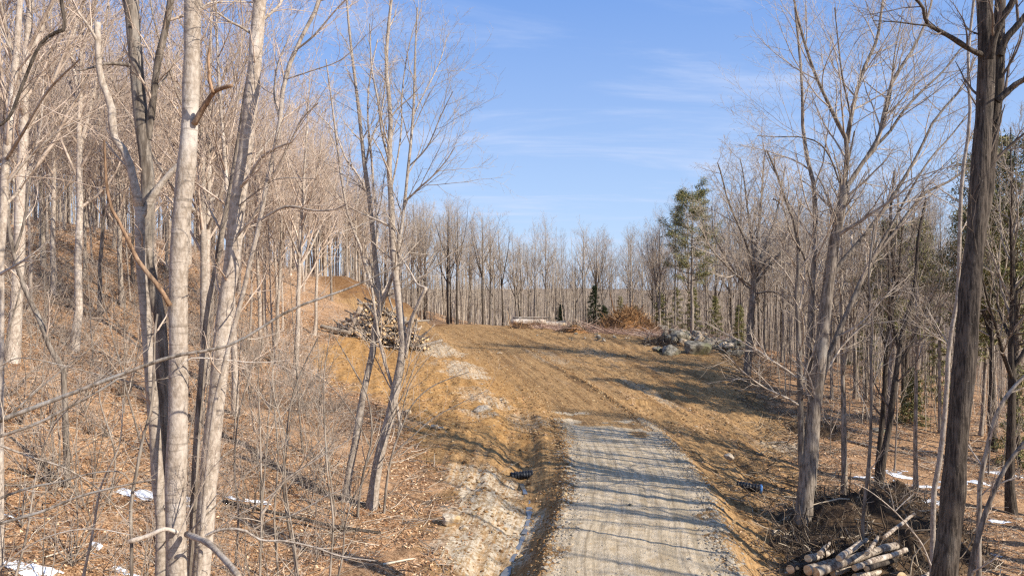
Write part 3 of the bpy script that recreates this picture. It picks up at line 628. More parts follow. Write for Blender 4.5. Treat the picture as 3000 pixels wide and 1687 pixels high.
evergreen('pine_tree', 5, 14, .15, 29.5, 55, 'pine', 'pine with sparse tufts left of the big dark trunk, in the back')
for k, (px, Y, H_, kd, lb) in enumerate([(1560,116,6.5,'hemlock','small green hemlock left behind the root heap'),(1600,112,5,'hemlock','low green hemlock directly behind the root heap'),(1665,100,6,'hemlock','green hemlock right behind the root heap'),(1745,98,7,'hemlock','bushy green hemlock below the ragged pine'),(1800,96,6,'hemlock','green hemlock behind the left end of the tumbled stones'),(1410,118,4.5,'spruce','small dark conifer behind the felled trunks'),
    (1860,92,5,'hemlock','green hemlock behind the middle of the tumbled stones'),(2350,60,7,'hemlock','green hemlock low in the right woods left of the big trunk'),(2180,70,6,'hemlock','thin green hemlock deep in the right woods'),(2290,52,4,'hemlock','small hemlock near the paired dark trunks'),(2560,42,6,'hemlock','hemlock low at the right edge'),(1700,108,8,'hemlock','tall hemlock left behind the ragged pine'),(1520,110,4,'spruce','tiny conifer just right of the little dark spruce')]):
    evergreen('hemlock_tree' if kd == 'hemlock' else 'spruce_tree', 20+k, H_, .07, (px-1288)/F*Y, Y, kd, lb, dens=.75)
#@@PART3
# ---------------------------------------------------------------- traced trees near the camera
def path3(pts, Y, n=14, g=None, dv=0.):
    Ys = np.linspace(Y[0], Y[1], len(pts)) if isinstance(Y, tuple) else np.full(len(pts), Y)
    P = resample([at(px, py, yy) for (px, py), yy in zip(pts, Ys)], n)
    if g is not None: P = P+np.cumsum(g.normal(0, dv, P.shape), 0)*np.linspace(0, 1, n)[:, None]
    return P
def traced(name, label, cat, Y, trunk, limbs, bm, tm, tw=(10, 6, 5), seed=1, group=None, ground=True, sides=14, Ltw=1.5, tstart=.35, rootpos=None):
    """trunk / limbs: (points from the base up, start width, end width, [depth]) in frame units"""
    g = np.random.default_rng(seed); Yr = Y
    pts, w0, w1 = trunk[:3]
    P = path3(pts, Y, 22)
    if ground:
        b0 = P[0]; zg = hgt(b0[0], b0[1])[0]
        if b0[2] > zg: P = np.vstack([np.linspace([b0[0]+(b0[0]-P[3][0])*.3, b0[1], zg-.25], b0, 7)[:-1], P])
        else: P[0][2] = min(P[0][2], zg-.2)
    root = empty(name, tuple(P[0])); tag(root, label, cat, group); o0 = P[0].copy()
    n = len(P); Rr = np.linspace(w0, w1, n)/2/F*Y; Rr = Rr*(1+.05*g.normal(0, 1, n)); Rr[0] *= 1.25; Rr[1] *= 1.08
    tro = Tubes().add(P-o0, Rr, sides).build('trunk', M[bm], root)
    T_ = Tubes(); srcs = []
    for lm in limbs:
        lp, a, b_ = lm[:3]; yy = lm[3] if len(lm) > 3 else Y; opt = lm[4] if len(lm) > 4 else ''
        Q = path3(lp, yy, 14); r_ = np.linspace(a, b_, 14)/2/F*(yy if not isinstance(yy, tuple) else (yy[0]+yy[1])/2)
        r_ = r_*(1+.06*g.normal(0, 1, 14))
        lo = Tubes().add(Q-o0, r_, 8).build('limb', M['dead'] if 'd' in opt else M[bm], root, cap='b' in opt)
        if 'd' not in opt and 'b' not in opt: srcs.append((Q, r_, lo))
    m1, m2, m3 = tw
    if m1:
        for (Q, r_, ob) in srcs+[(P, Rr, tro)]:
            T_ = Tubes()
            isT = Q is P; t0 = tstart if isT else .12
            B, b_ = sprout(Q[None], r_[None], g, m1, t0, 1, 36, 11, .3, 8, .45, .05, .09, .25, .45, max(.0035, .00019*Yr), Labs=Ltw*(1.3 if not isT else 1.)); T_.add(B-o0, b_, 5)
            if m2:
                B2, b2 = sprout(B, b_, g, m2, .15, 1, 38, 12, .5, 6, .6, .04, .11, .3, .35, max(.003, .00017*Yr)); T_.add(B2-o0, b2, 3)
                if m3:
                    B3, b3 = sprout(B2, b2, g, m3, .15, 1, 38, 12, .5, 4, .7, .03, .12, .4, .3, max(.0026, .00015*Yr)); T_.add(B3-o0, b3, 3)
            T_.build('twigs', M[tm], ob)
    return root
# --- the front cluster on the left
traced('bare_tree', 'white barked leaning trunk with broken orange top, leftmost of the front cluster', 'tree', 13.2,
  ([(406,1449),(406,1298),(396,1198),(389,1072),(376,922),(366,786),(357,695),(352,604),(352,544),(347,500)], 34, 22),
  [([(350,520),(340,470),(330,430),(316,385),(292,358),(283,325),(282,280),(268,235),(253,195),(247,140),(245,58)], 22, 15, 13.2, 'b'),
   ([(352,548),(375,510),(400,470),(425,440),(448,416)], 20, 14, (13.2, 13.6), 'b'),
   ([(247,110),(225,70),(190,20),(175,-30)], 8, 4, (13.2, 12.8)), ([(330,430),(300,400),(262,352)], 5, 3, (13.2, 13.6))],
  'bark_pale', 'twig_warm', (6, 5, 4), 41, 'front trunk cluster', Ltw=1.1, tstart=.3)
traced('bare_tree', 'mottled trunk with dark side stem behind the leftmost leaning one in the front cluster', 'tree', 13.8,
  ([(412,1449),(409,1250),(409,1022),(405,850),(395,760),(373,690),(370,579),(372,453),(358,327),(348,227),(340,126),(333,50),(328,-60)], 28, 34),
  [([(372,350),(383,270),(388,227),(398,151),(415,80),(430,0),(440,-60)], 18, 16, (13.8, 13.4)),
   ([(345,170),(310,162),(267,161),(235,170),(196,179)], 12, 4, (13.8, 13.2), 'b'),
   ([(338,80),(320,40),(310,0),(300,-40)], 9, 6, (13.8, 14.2)), ([(388,230),(420,190),(455,120),(470,60)], 5, 2, (13.8, 14.4))],
  'bark_shade', 'twig_warm', (6, 5, 4), 42, 'front trunk cluster', Ltw=1.1, tstart=.5)
traced('bare_tree', 'thick straight pale trunk with snapped orange branch, middle of the front cluster', 'tree', 12.5,
  ([(447,1449),(442,1323),(442,1223),(447,1072),(449,972),(449,821),(448,730),(453,604),(458,529),(466,453),(473,378),(478,302),(481,201),(483,100),(486,0),(490,-80)], 54, 40),
  [([(489,312),(505,283),(524,252),(539,232),(560,222),(584,216)], 17, 9, (12.4, 12.0), 'bd'), ([(536,234),(526,200),(526,176),(524,150),(527,121)], 9, 6, (12.1, 11.9), 'bd'),
   ([(428,769),(412,740),(398,720),(375,690),(352,665),(322,604),(295,550),(282,529),(270,480),(267,453),(264,400),(262,352)], 13, 5, (12.3, 11.8), 'bd'),
   ([(489,40),(520,12),(550,6),(600,5),(650,8)], 5, 3, (12.4, 13)),
   ([(470,1343),(500,1355),(527,1368),(567,1409),(602,1449)], 17, 14, (12.3, 10.6), 'b'), ([(448,1340),(415,1330),(370,1348),(324,1362)], 10, 12, (12.3, 12.0), 'b'),
   ([(449,930),(470,905),(500,900),(560,905),(650,912),(730,905)], 4, 2, (12.2, 12.5)), ([(447,1350),(520,1200),(560,1150)], 4, 2, (12.2, 12.0))],
  'bark_pale', 'twig_warm', (6, 5, 4), 43, 'front trunk cluster', Ltw=1.0, tstart=.45)
traced('bare_tree', 'thick pale grey trunk leaning right with dark upper left side, right of the front cluster', 'tree', 12.9,
  ([(505,1449),(512,1373),(519,1273),(527,1173),(537,1072),(549,972),(557,872),(567,771),(580,690),(590,604),(596,529),(604,465),(614,403),(624,327),(632,252),(640,176),(645,100),(650,50),(656,-40)], 50, 32),
  [([(632,85),(605,68),(579,55),(555,38),(534,25)], 8, 4, (12.9, 12.4)), ([(606,470),(630,440),(655,400),(690,375),(735,358)], 9, 5, (12.8, 12.0)),
   ([(598,520),(650,480),(700,450),(790,450)], 4, 2, (12.8, 12.0)), ([(650,60),(680,35),(705,10),(720,-30)], 8, 5, (12.9, 13.4)), ([(592,600),(640,540),(680,465),(688,458)], 7, 4, (12.8, 12.4))],
  'bark_pale', 'twig_warm', (6, 5, 4), 44, 'front trunk cluster', Ltw=1.1, tstart=.5)
traced('bare_tree', 'narrow dark shaded trunk squeezed between the two thick pale trunks', 'tree', 13.35,
  ([(482,1449),(484,1373),(489,1223),(497,1072),(509,922),(524,771),(544,680),(554,604),(572,520),(588,430),(600,360),(610,300),(618,240),(628,180),(640,120)], 20, 12), [], 'bark_shade', 'twig_dark', (0, 0, 0), 45, 'front trunk cluster')
traced('bare_tree', 'slim bent stem curving up along the right side of the front cluster', 'tree', 12.4,
  ([(500,1449),(515,1250),(537,1040),(557,947),(582,846),(612,736),(630,655),(655,554),(670,463),(690,380),(705,302),(715,201),(745,126),(775,60),(800,15),(815,-40)], 13, 10),
  [([(670,463),(700,420),(735,350),(760,300),(800,260)], 7, 3, (12.4, 11.8)), ([(705,302),(690,240),(700,160),(730,90)], 6, 3, (12.4, 12.9)), ([(655,554),(720,520),(790,530),(840,528),(870,515)], 8, 3, (12.4, 11.6)), ([(745,126),(790,90),(850,20),(890,-20)], 6, 3, (12.4, 12.0)), ([(720,200),(780,180),(860,150),(920,90)],4,2,(12.4,12.0))],
  'bark_pale', 'twig_warm', (8, 5, 4), 46, 'front trunk cluster', Ltw=1.2, tstart=.4)
traced('bare_tree', 'thin dark crooked sapling hanging beside the white leaning trunk', 'sapling', 12.2,
  ([(331,1358),(329,1273),(346,1173),(360,1100),(381,1022),(387,930),(389,846),(396,790)], 10, 5), [], 'bark_shade', 'twig', (4, 3, 0), 47, None, ground=True, Ltw=.6)
# leaning poles at the lower left
traced('fallen_pole', 'long thin pale pole slanting across the whole lower left, past the front trunks', 'pole', 11,
  ([(-60,1080),(0,1057),(200,982),(291,947),(432,897),(582,867),(728,781),(844,738),(915,710),(972,681),(1018,660)], 12, 4), [([(-60,1120),(0,1097),(100,1062),(251,982),(300,950)], 9, 5, 11), ([(20,1048),(120,960),(260,850)], 5, 2, 11)], 'bark_grey', 'twig', (5, 3, 0), 48, None, ground=False, sides=8, Ltw=.8, tstart=.1)
traced('fallen_pole', 'pale bent pole reaching from the left edge below the long slanting one', 'pole', 12,
  ([(-60,1330),(0,1316),(100,1288),(201,1248),(301,1223),(391,1205)], 9, 4), [], 'bark_grey', 'twig', (6, 3, 0), 49, None, ground=False, sides=8, Ltw=.6, tstart=.1)
traced('fallen_pole', 'thin pale pole arching near the left edge above the lowest one', 'pole', 12.5,
  ([(-40,1275),(0,1253),(80,1225),(150,1212),(230,1190),(300,1186),(326,1208)], 7, 3), [], 'bark_grey', 'twig', (6, 3, 0), 50, None, ground=False, sides=8, Ltw=.6, tstart=.1)
traced('bare_tree', 'purplish leaning bare stem crossing the hillside at the far left', 'tree', 22,
  ([(160,930),(125,872),(100,806),(60,721),(35,640),(20,560),(5,470)], 15, 8), [([(35,640),(60,560),(75,450),(90,330)], 7, 3, 22)], 'bark_shade', 'twig_warm', (6, 5, 3), 51, None, Ltw=2)
traced('bare_tree', 'blurred pale tree rising along the left edge of the view', 'tree', 17,
  ([(0,640),(8,553),(15,403),(30,252),(40,151),(50,0),(52,-60)], 20, 14), [([(15,403),(60,330),(120,230),(200,150)], 9, 4, (17, 15)), ([(30,252),(80,180),(140,110),(165,60)], 7, 3, 17), ([(12,470),(70,400),(150,330),(230,290)], 8, 3, 17), ([(40,151),(10,90),(-20,20)], 8, 4, 17), ([(10,520),(60,460),(100,330),(110,200)], 8, 3, (17, 18))], 'bark_pale', 'twig_warm', (9, 7, 5), 52, None, Ltw=2.2)
traced('bare_tree', 'dark twisted branch tip drooping in at the upper left corner', 'tree', 10,
  ([(-40,330),(20,300),(60,205),(100,115),(140,82),(162,73),(160,40),(152,-10),(145,-60)], 6, 9), [], 'bark_dark', 'twig_dark', (7, 4, 3), 53, None, Ltw=.8, tstart=.2)
# --- the double tree in front of the log pile
traced('bare_tree', 'left stem of the double tree by the log pile, dark below and pale above', 'tree', 26.5,
  ([(872,1235),(880,1180),(898,1091),(916,977),(935,902),(944,820),(958,765),(951,735),(948,690),(944,653),(933,535),(925,470),(915,400),(905,300),(893,200),(880,90),(872,0)], 24, 5),
  [([(955,770),(965,752),(986,699),(1000,650),(1003,590)], 12, 9, (26.5, 26)), ([(952,750),(926,692),(905,617),(880,557),(862,470),(850,380),(835,260),(820,150)], 9, 3, (26.5, 25)),
   ([(944,640),(950,560),(940,480),(935,400),(925,300),(930,200),(950,100)], 7, 3, (26.5, 27)), ([(930,500),(900,440),(870,400),(840,330),(780,270)], 6, 2, (26.5, 25.5)), ([(918,420),(935,350),(960,280),(970,180),(965,90)], 5, 2, (26.5, 27)),
   ([(1008,1075),(990,985),(965,900),(950,830),(935,720)], 9, 6, (26.0, 26.3))],
  'bark_pale', 'twig', (9, 7, 5), 61, 'double tree by the log pile', Ltw=2.6, tstart=.5)
traced('bare_tree', 'right stem of the double tree by the log pile, forking low into two', 'tree', 26,
  ([(932,1285),(942,1220),(954,1147),(984,1034),(1007,921),(1018,891),(1010,830),(1004,759),(998,720),(993,681),(988,620),(986,564),(983,486),(978,404),(983,330),(980,260),(972,180),(975,90),(985,0)], 28, 6),
  [([(1018,900),(1033,813),(1052,765),(1072,724)], 14, 8, (26, 25.5), 'b'), ([(1072,724),(1050,715),(1030,680),(1003,640)], 6, 3, (25.5, 26), 'b'),
   ([(999,690),(1004,620),(1018,510),(1025,439),(1031,386),(1040,280),(1043,200),(1045,120),(1050,20)], 9, 4, (26, 26.6)), ([(1020,505),(1040,488),(1057,471),(1086,446),(1121,407),(1145,370)], 6, 2, (26.2, 25)),
   ([(983,480),(1000,400),(1010,320),(1012,230),(1030,110),(1060,20)], 5, 2, (26, 27)), ([(978,404),(960,330),(950,250),(935,170),(930,60)], 6, 3, (26, 25)), ([(1040,290),(1070,230),(1105,160),(1125,90)], 4, 2, (26.4, 27.4)), ([(1028,420),(1075,370),(1110,290),(1140,230)], 4, 2, (26.4, 25.4))],
  'bark_pale', 'twig', (9, 7, 5), 62, 'double tree by the log pile', Ltw=2.4, tstart=.55)
traced('sapling', 'thin curved stem just right of the double tree base', 'sapling', 25.5, ([(966,1290),(970,1240),(977,1185),(990,1130),(1007,1083),(1030,1030),(1056,996),(1100,965),(1180,935)], 8, 2), [([(985,1145),(1040,1095),(1100,1045),(1228,980)], 4, 1.5, 25.5), ([(1000,1095),(1020,1000),(1040,950),(1085,890)], 4, 1.5, 25.5)], 'bark_shade', 'twig', (7, 5, 0), 63, None, Ltw=1.4, tstart=.3)
traced('sapling', 'thin stem with fan of wiry branches left of the double tree base', 'sapling', 25, ([(905,1372),(900,1290),(912,1200),(935,1100),(925,1000),(890,930),(850,860),(830,830)], 8, 2), [([(930,1120),(880,1030),(820,960),(770,935)], 4, 1.5, 25), ([(915,1180),(975,1060),(1010,1000),(1060,880)], 4, 1.5, 25)], 'bark_shade', 'twig', (8, 5, 0), 64, None, Ltw=1.5, tstart=.3)
traced('sapling', 'slim leaning stem between the front cluster and the double tree', 'sapling', 19, ([(745,1449),(738,1380),(722,1300),(712,1200),(720,1100),(735,1000),(760,930),(800,850)], 8, 3), [([(725,1120),(690,1000),(670,920)], 4, 2, 19), ([(715,1250),(770,1150),(850,1060)], 4, 2, 19)], 'bark_shade', 'twig', (7, 5, 0), 65, None, Ltw=1.5, tstart=.2)
for i, (pts_, a_, b_, Y_, lb) in enumerate([([(518,1347),(553,1332),(610,1332),(657,1358),(714,1360),(792,1376),(856,1398),(944,1410)],7,3,12,'long thin wavy branch low beside the right front trunk'),
    ([(640,1330),(688,1303),(727,1298),(779,1272),(817,1249),(869,1228)],5,2,13,'thin pale branch rising right below the snow strip'),([(660,1290),(701,1228),(727,1200),(779,1166),(817,1143),(856,1120),(895,1094)],7,2.5,14,'pale slanted dead branch left of the double tree'),
    ([(470,1345),(507,1306),(545,1270),(610,1202),(662,1158),(720,1120)],5,2,12.5,'thin branch slanting up right from behind the front trunks'),([(500,1370),(574,1311),(631,1277),(662,1259),(700,1230)],4,2,12,'second thin slanted branch right of the front trunks'),
    ([(0,1120),(80,1150),(170,1180),(260,1240),(330,1330)],5,2,12,'thin branch sagging down at the lower left'),([(-20,1449),(60,1380),(150,1340),(240,1330),(330,1345)],5,2,12,'low thin branch near the lower left corner'),([(40,1449),(70,1330),(90,1200),(130,1080),(200,1000)],6,2,14,'thin upright arching branch at the lower left'),
    ([(210,1449),(235,1330),(255,1220),(300,1120),(310,1000)],7,2.5,14,'slim grey stem rising left of the front trunks'),([(0,920),(60,900),(200,930),(330,960),(430,950)],4,2,13,'long fine branch across the hillside at the left'),([(0,690),(60,655),(120,610)],8,3,15,'short pale dead branch at the left edge')]):
    traced('dead_branch', lb, 'branch', Y_, (pts_, a_, b_), [], 'bark_grey' if i % 2 else 'bark_pale', 'twig', (8, 4, 0), 200+i, None, ground=False, sides=6, Ltw=.7, tstart=.1)
for i, (pts_, lb) in enumerate([([(654,1449),(657,1332),(657,1203),(654,1073),(650,950),(660,850)],'straight whip sapling right of the front trunks'),([(750,1449),(737,1345),(722,1254),(714,1150),(700,1050)],'crooked whip sapling below the slanted dead branch'),([(830,1449),(838,1306),(825,1203),(817,1073),(815,950),(830,840)],'tall whip sapling left of the double tree'),
    ([(846,1470),(862,1397),(869,1319),(890,1254),(930,1180)],'whip sapling leaning right toward the double tree'),([(700,1449),(690,1300),(700,1150),(690,1000),(705,880)],'whip sapling crossing the snow strip'),([(590,1449),(600,1300),(590,1180),(600,1050),(640,900)],'whip sapling tight beside the right front trunk'),([(120,1449),(130,1300),(150,1150),(140,1000)],'whip sapling at the lower left'),([(280,1449),(270,1300),(290,1150),(250,1000),(260,900)],'whip sapling left of the white leaning trunk')]):
    traced('sapling', lb, 'sapling', 17+i*.7, (pts_, 7, 2.5), [], 'bark_shade' if i % 2 else 'bark_grey', 'twig', (10, 4, 0), 220+i, None, sides=6, Ltw=1.0, tstart=.25)
# --- tall multi stemmed tree on the right
traced('bare_tree', 'tall multi stemmed tree with wide fan of limbs right of the road', 'tree', 27,
  ([(2018,1350),(2022,1290),(2028,1226),(2038,1130),(2046,1050),(2053,978),(2068,854),(2082,730),(2100,604),(2115,529),(2125,468)], 44, 22),
  [([(2124,475),(2130,403),(2132,360),(2105,305),(2075,242),(2050,186),(2020,95),(1997,0),(1990,-60)], 13, 4, (27, 26)), ([(2131,360),(2138,312),(2155,232),(2176,166),(2206,100),(2221,0),(2230,-50)], 12, 5, (27, 27.8)),
   ([(2122,480),(2155,435),(2180,395),(2206,363),(2226,277),(2246,201),(2287,141),(2332,50),(2350,-30)], 13, 5, (27, 28)), ([(2200,370),(2240,330),(2271,282),(2322,227),(2372,181),(2420,120),(2458,100)], 8, 3, (27.8, 28.5)),
   ([(2130,370),(2140,300),(2120,200),(2110,120),(2100,20)], 6, 3, (27, 26)), ([(2170,410),(2215,330),(2240,240),(2250,140),(2270,40)], 7, 3, (27.4, 28)), ([(2112,460),(2090,400),(2060,360),(2010,345),(1960,345),(1905,342)], 5, 2, (27, 26)),
   ([(2018,1170),(2015,1080),(2013,978),(2008,829),(2003,730),(2010,640),(1998,560),(1975,500),(1955,440),(1930,380)], 18, 5, (27, 26.6)), ([(2038,985),(2036,900),(2038,829),(2043,730),(2050,604),(2049,479),(2030,395),(2020,340),(2018,220),(2010,120),(2000,20)], 18, 5, (27.3, 27.6)),
   ([(2048,1176),(2056,1027),(2075,928),(2112,829),(2157,730),(2191,655),(2256,579),(2307,504),(2350,470),(2397,453),(2438,423)], 20, 5, (27, 28)), ([(2090,700),(2110,668),(2186,579),(2256,479),(2312,383),(2340,320),(2367,282),(2423,217),(2453,146)], 12, 4, (27, 27.6)),
   ([(2191,655),(2230,590),(2290,480),(2340,400),(2390,345),(2440,280)], 8, 3, (27.4, 28)), ([(2045,730),(2020,640),(1990,590),(1970,520),(1945,500)], 6, 3, (27, 26))],
  'bark_shade', 'twig', (12, 8, 6), 71, None, Ltw=3.2, tstart=.85)
traced('bare_tree', 'slim light stem standing right behind the base of the multi stemmed tree', 'tree', 29, ([(2048,1270),(2050,1180),(2055,1080),(2062,960),(2070,850),(2085,700),(2095,600),(2120,480),(2150,330)], 14, 4), [], 'bark_grey', 'twig', (10, 6, 4), 72, None, Ltw=2.2, tstart=.4)
# --- large dark trunk at the right
traced('bare_tree', 'big dark ridged trunk at the right forking near the top edge', 'tree', 14,
  ([(2375,1449),(2385,1360),(2395,1276),(2410,1077),(2430,879),(2440,730),(2448,650),(2458,554),(2466,420),(2472,340),(2478,252),(2482,151),(2478,50),(2476,-60)], 66, 34),
  [([(2452,620),(2475,500),(2490,380),(2500,300),(2508,220),(2512,130),(2513,60),(2520,-50)], 42, 22, (14.3, 14.2)), ([(2490,150),(2500,95),(2520,50),(2545,10),(2565,-40)], 20, 16, (13.7, 13.2)),
   ([(2516,140),(2530,100),(2555,70),(2580,40),(2610,0)], 20, 14, (14.1, 13.8)), ([(2508,255),(2530,235),(2560,210),(2600,190)], 18, 13, (14, 13.8)),
   ([(2478,142),(2440,125),(2395,96),(2355,74),(2330,58),(2322,20),(2297,-8)], 14, 7, (14, 13)), ([(2340,66),(2300,62),(2255,56),(2196,53)], 5, 2, (13.3, 13)), ([(2470,90),(2440,78),(2420,60)], 5, 2, 14), ([(2458,640),(2445,560),(2440,480),(2433,440)], 3, 2, (13.6, 13.4))],
  'bark_dark', 'twig_dark', (5, 4, 3), 73, None, Ltw=1.2, tstart=.75, sides=20)
traced('bare_tree', 'slim pale wavy tree immediately left of the big dark trunk', 'tree', 19,
  ([(2345,1440),(2350,1226),(2365,1152),(2380,1003),(2387,869),(2400,800),(2410,730),(2414,600),(2420,450),(2440,300),(2435,150),(2450,0)], 15, 6), [([(2387,869),(2360,850),(2320,820)], 4, 2, 19)], 'bark_pale', 'twig', (8, 5, 4), 74, None, Ltw=1.6, tstart=.5)
traced('bare_tree', 'right one of the two dark paired trunks near the snow patches', 'tree', 32, ([(2208,1261),(2222,1150),(2236,1077),(2256,928),(2271,829),(2300,730),(2310,600),(2330,500)], 22, 6), [([(2256,920),(2290,870),(2320,800),(2350,740)], 9, 3, 32), ([(2262,880),(2240,780),(2235,650),(2220,560)], 9, 3, 32)], 'bark_dark', 'twig_dark', (9, 6, 4), 75, None, Ltw=2.5, tstart=.4)
traced('bare_tree', 'left one of the two dark paired trunks near the snow patches', 'tree', 33, ([(2205,1240),(2212,1130),(2222,1030),(2230,880),(2238,800),(2250,700),(2240,560),(2250,430)], 17, 5), [([(2230,880),(2200,780),(2160,700)], 7, 2, 33), ([(2238,800),(2260,700),(2270,560)], 7, 3, 33)], 'bark_dark', 'twig_dark', (9, 6, 4), 76, None, Ltw=2.5, tstart=.4)
traced('bare_tree', 'crooked slim stem rising out of the brush mound', 'tree', 24, ([(2169,1375),(2172,1290),(2182,1201),(2190,1100),(2192,978),(2190,900),(2195,800),(2185,700),(2200,560)], 11, 4), [([(2192,978),(2220,900),(2240,830)], 4, 2, 24)], 'bark_shade', 'twig', (8, 5, 3), 77, None, Ltw=1.8, tstart=.4)
traced('bare_tree', 'curved stem bending right at the bottom right edge', 'tree', 17, ([(2440,1449),(2450,1390),(2464,1340),(2484,1276),(2529,1176),(2580,1110),(2620,1070)], 14, 8), [], 'bark_shade', 'twig', (6, 5, 3), 78, None, Ltw=1.3, tstart=.2)
traced('bare_tree', 'pale curved stem leaning right behind the curved one at the right edge', 'tree', 20, ([(2462,1370),(2464,1250),(2468,1200),(2485,1120),(2500,1060),(2519,1018),(2545,980),(2580,945),(2620,920)], 14, 8), [], 'bark_grey', 'twig', (6, 5, 3), 79, None, Ltw=1.6, tstart=.3)
traced('sapling', 'bare pale sapling arching over the brush mound toward the big dark trunk', 'sapling', 17, ([(2345,1430),(2320,1370),(2290,1330),(2255,1290),(2215,1255),(2180,1230),(2150,1215)], 5, 2), [([(2250,1287),(2240,1240),(2225,1200)], 3, 1.5, 17), ([(2250,1287),(2275,1262),(2300,1240)], 3, 1.5, 17)], 'bark_pale', 'twig', (5, 4, 0), 80, None, ground=False, sides=6, Ltw=.6, tstart=.1)
traced('bare_tree', 'wide fan crowned tree by the right end of the tumbled stones', 'tree', 64,
  ([(1880,932),(1884,880),(1889,801),(1895,730),(1897,676)], 20, 13),
  [([(1897,690),(1880,620),(1855,560),(1830,500),(1815,440),(1805,410)], 8, 3, (64, 62)), ([(1897,680),(1890,600),(1880,520),(1870,440),(1862,400)], 8, 3, (64, 65)), ([(1897,680),(1905,600),(1915,510),(1920,430),(1925,385)], 9, 3, 64), ([(1895,690),(1925,620),(1950,550),(1965,480),(1975,420)], 9, 3, (64, 66)), ([(1893,720),(1935,670),(1975,620),(2005,560),(2015,500)], 8, 3, (64, 63)),
   ([(1893,720),(1850,690),(1820,660),(1785,620),(1770,560)], 7, 2, (64, 62)), ([(1899,700),(1930,655),(1965,642)], 6, 4, (64, 63), 'b'), ([(1892,730),(1860,700),(1800,600),(1790,520)], 5, 2, (64, 66)), ([(1893,740),(1950,735),(2000,770),(2040,790)], 5, 2, (64, 62))],
  'bark_shade', 'twig', (15, 8, 6), 81, None, Ltw=3.4, tstart=.9)

# ---------------------------------------------------------------- thicket of saplings and shrubs, lower left
def shrub_var(seed, H, n, spread):
    g = np.random.default_rng(seed); root = np.array([[[0, 0, -.1], [0, 0, .02], [0, 0, .1]]], float); rr = np.full((1, 3), .03)
    B, b_ = sprout(root, rr, g, n, .3, 1, spread, 12, 1, 8, .6, .05, .12, .2, .1, .005, Labs=H); t_ = Tubes().add(B, b_, 4)
    C, c_ = sprout(B, b_, g, 9, .2, 1, 38, 14, .45, 7, .6, .02, .12, .3, .4, .0042); u = Tubes().add(C, c_, 3)
    D, d_ = sprout(C, c_, g, 2, .15, 1, 40, 14, .45, 4, .7, .02, .14, .4, .3, .003); u.add(D, d_, 3)
    return t_.build('stem', M['bark_shade'], make=False), u.build('crown', M['twig' if seed % 2 else 'twig_warm'], make=False), H
VAR['shrub1'] = shrub_var(91, 3.2, 4, 18); VAR['shrub2'] = shrub_var(92, 2.6, 6, 34); VAR['shrub3'] = shrub_var(93, 4.2, 3, 12); VAR['shrub4'] = shrub_var(94, 1.8, 7, 45)
p5 = scatter(170, -30, -2.5, 16, 52, .55, lambda x_, y_: x_/y_ < -.05 and x_ < -2.2-(y_-20)*.14)
p5 = p5+scatter(28, -19, -2.5, 15, 27, .4, lambda x_, y_: x_/y_ < -.08)
for (x_, y_) in p5:
    key = ['shrub1', 'shrub2', 'shrub3', 'shrub4'][grn.integers(4)]; z_ = hgt(x_, y_)[0]; px, py = disp(x_, y_, z_)
    wh = 'left of the front trunks' if px < 400 else 'just right of the front trunks' if px < 660 else 'left of the double tree' if px < 900 else 'around the double tree'
    fm = {'shrub1': 'upright leafless shrub', 'shrub2': 'wide leafless shrub', 'shrub3': 'tall whip stemmed shrub', 'shrub4': 'low tangled shrub'}[key]
    dp = 'near the bottom edge' if py > 1250 else 'on the lower slope' if py > 1000 else 'on the upper slope'
    r_ = empty('shrub', (x_, y_, z_), grn.uniform(0, 6.28)); s_ = grn.uniform(.7, 1.25); r_.scale = (s_, s_, s_)
    r_.rotation_euler = (grn.normal(0, .15), grn.normal(0, .15), grn.uniform(0, 6.28)); tag(r_, f'{fm} {wh}, {dp}', 'shrub', f'{fm}s {wh}, {dp}')
    for nm, me_ in zip(('stem', 'crown'), VAR[key][:2]): link(bpy.data.objects.new(nm, me_)).parent = r_
p6 = scatter(26, -24, -4.5, 22, 50, 1.5, lambda x_, y_: x_/y_ < -.12 and x_ < -3.5-(y_-20)*.16)
for (x_, y_) in p6:
    px, py = disp(x_, y_, hgt(x_, y_)[0]); wh = 'left of the front trunk cluster' if px < 400 else 'just right of the front trunk cluster' if px < 660 else 'between the front cluster and the double tree'
    lb = f'thin grey sapling {wh}'
    plant_tree('sapling', 'sap1' if grn.random() < .6 else 'sap2', x_, y_, grn.uniform(0, 6.28), grn.uniform(.5, .9), lb, 'sapling', lb.replace('sapling', 'saplings'), (grn.normal(0, .12), grn.normal(0, .12)))
#@@PART4
# ---------------------------------------------------------------- rocks, logs, heaps
def rock_mesh(seed, flat=.75, rough_=.28, sub=3):
    import bmesh
    g = np.random.default_rng(seed); bm = bmesh.new(); bmesh.ops.create_icosphere(bm, subdivisions=sub, radius=1)
    pl_ = [(norm(g.normal(0, 1, 3)), g.uniform(.5, .82)) for _ in range(16)]; me_ = bpy.data.meshes.new('rock')
    for v_ in bm.verts:
        p = np.array(v_.co)
        for n_, d_ in pl_:
            k = p@n_
            if k > d_: p = p-n_*(k-d_)*.97
        p = p*(1+rough_*.35*(vnoise(p[0]*2.3+seed, p[1]*2.3+p[2]*1.7)+.5*vnoise(p[0]*6+seed, p[2]*6+p[1]*4)))
        v_.co = (p[0], p[1], p[2]*flat)
    bm.to_mesh(me_); bm.free(); return me_
RM = [rock_mesh(i+5, .8 if i % 2 else .62, sub=3) for i in range(8)]
RMt = []
for me_ in RM: me_.materials.append(M['rock']); c_ = me_.copy(); c_.materials.clear(); c_.materials.append(M['rock_tan']); RMt.append(c_)
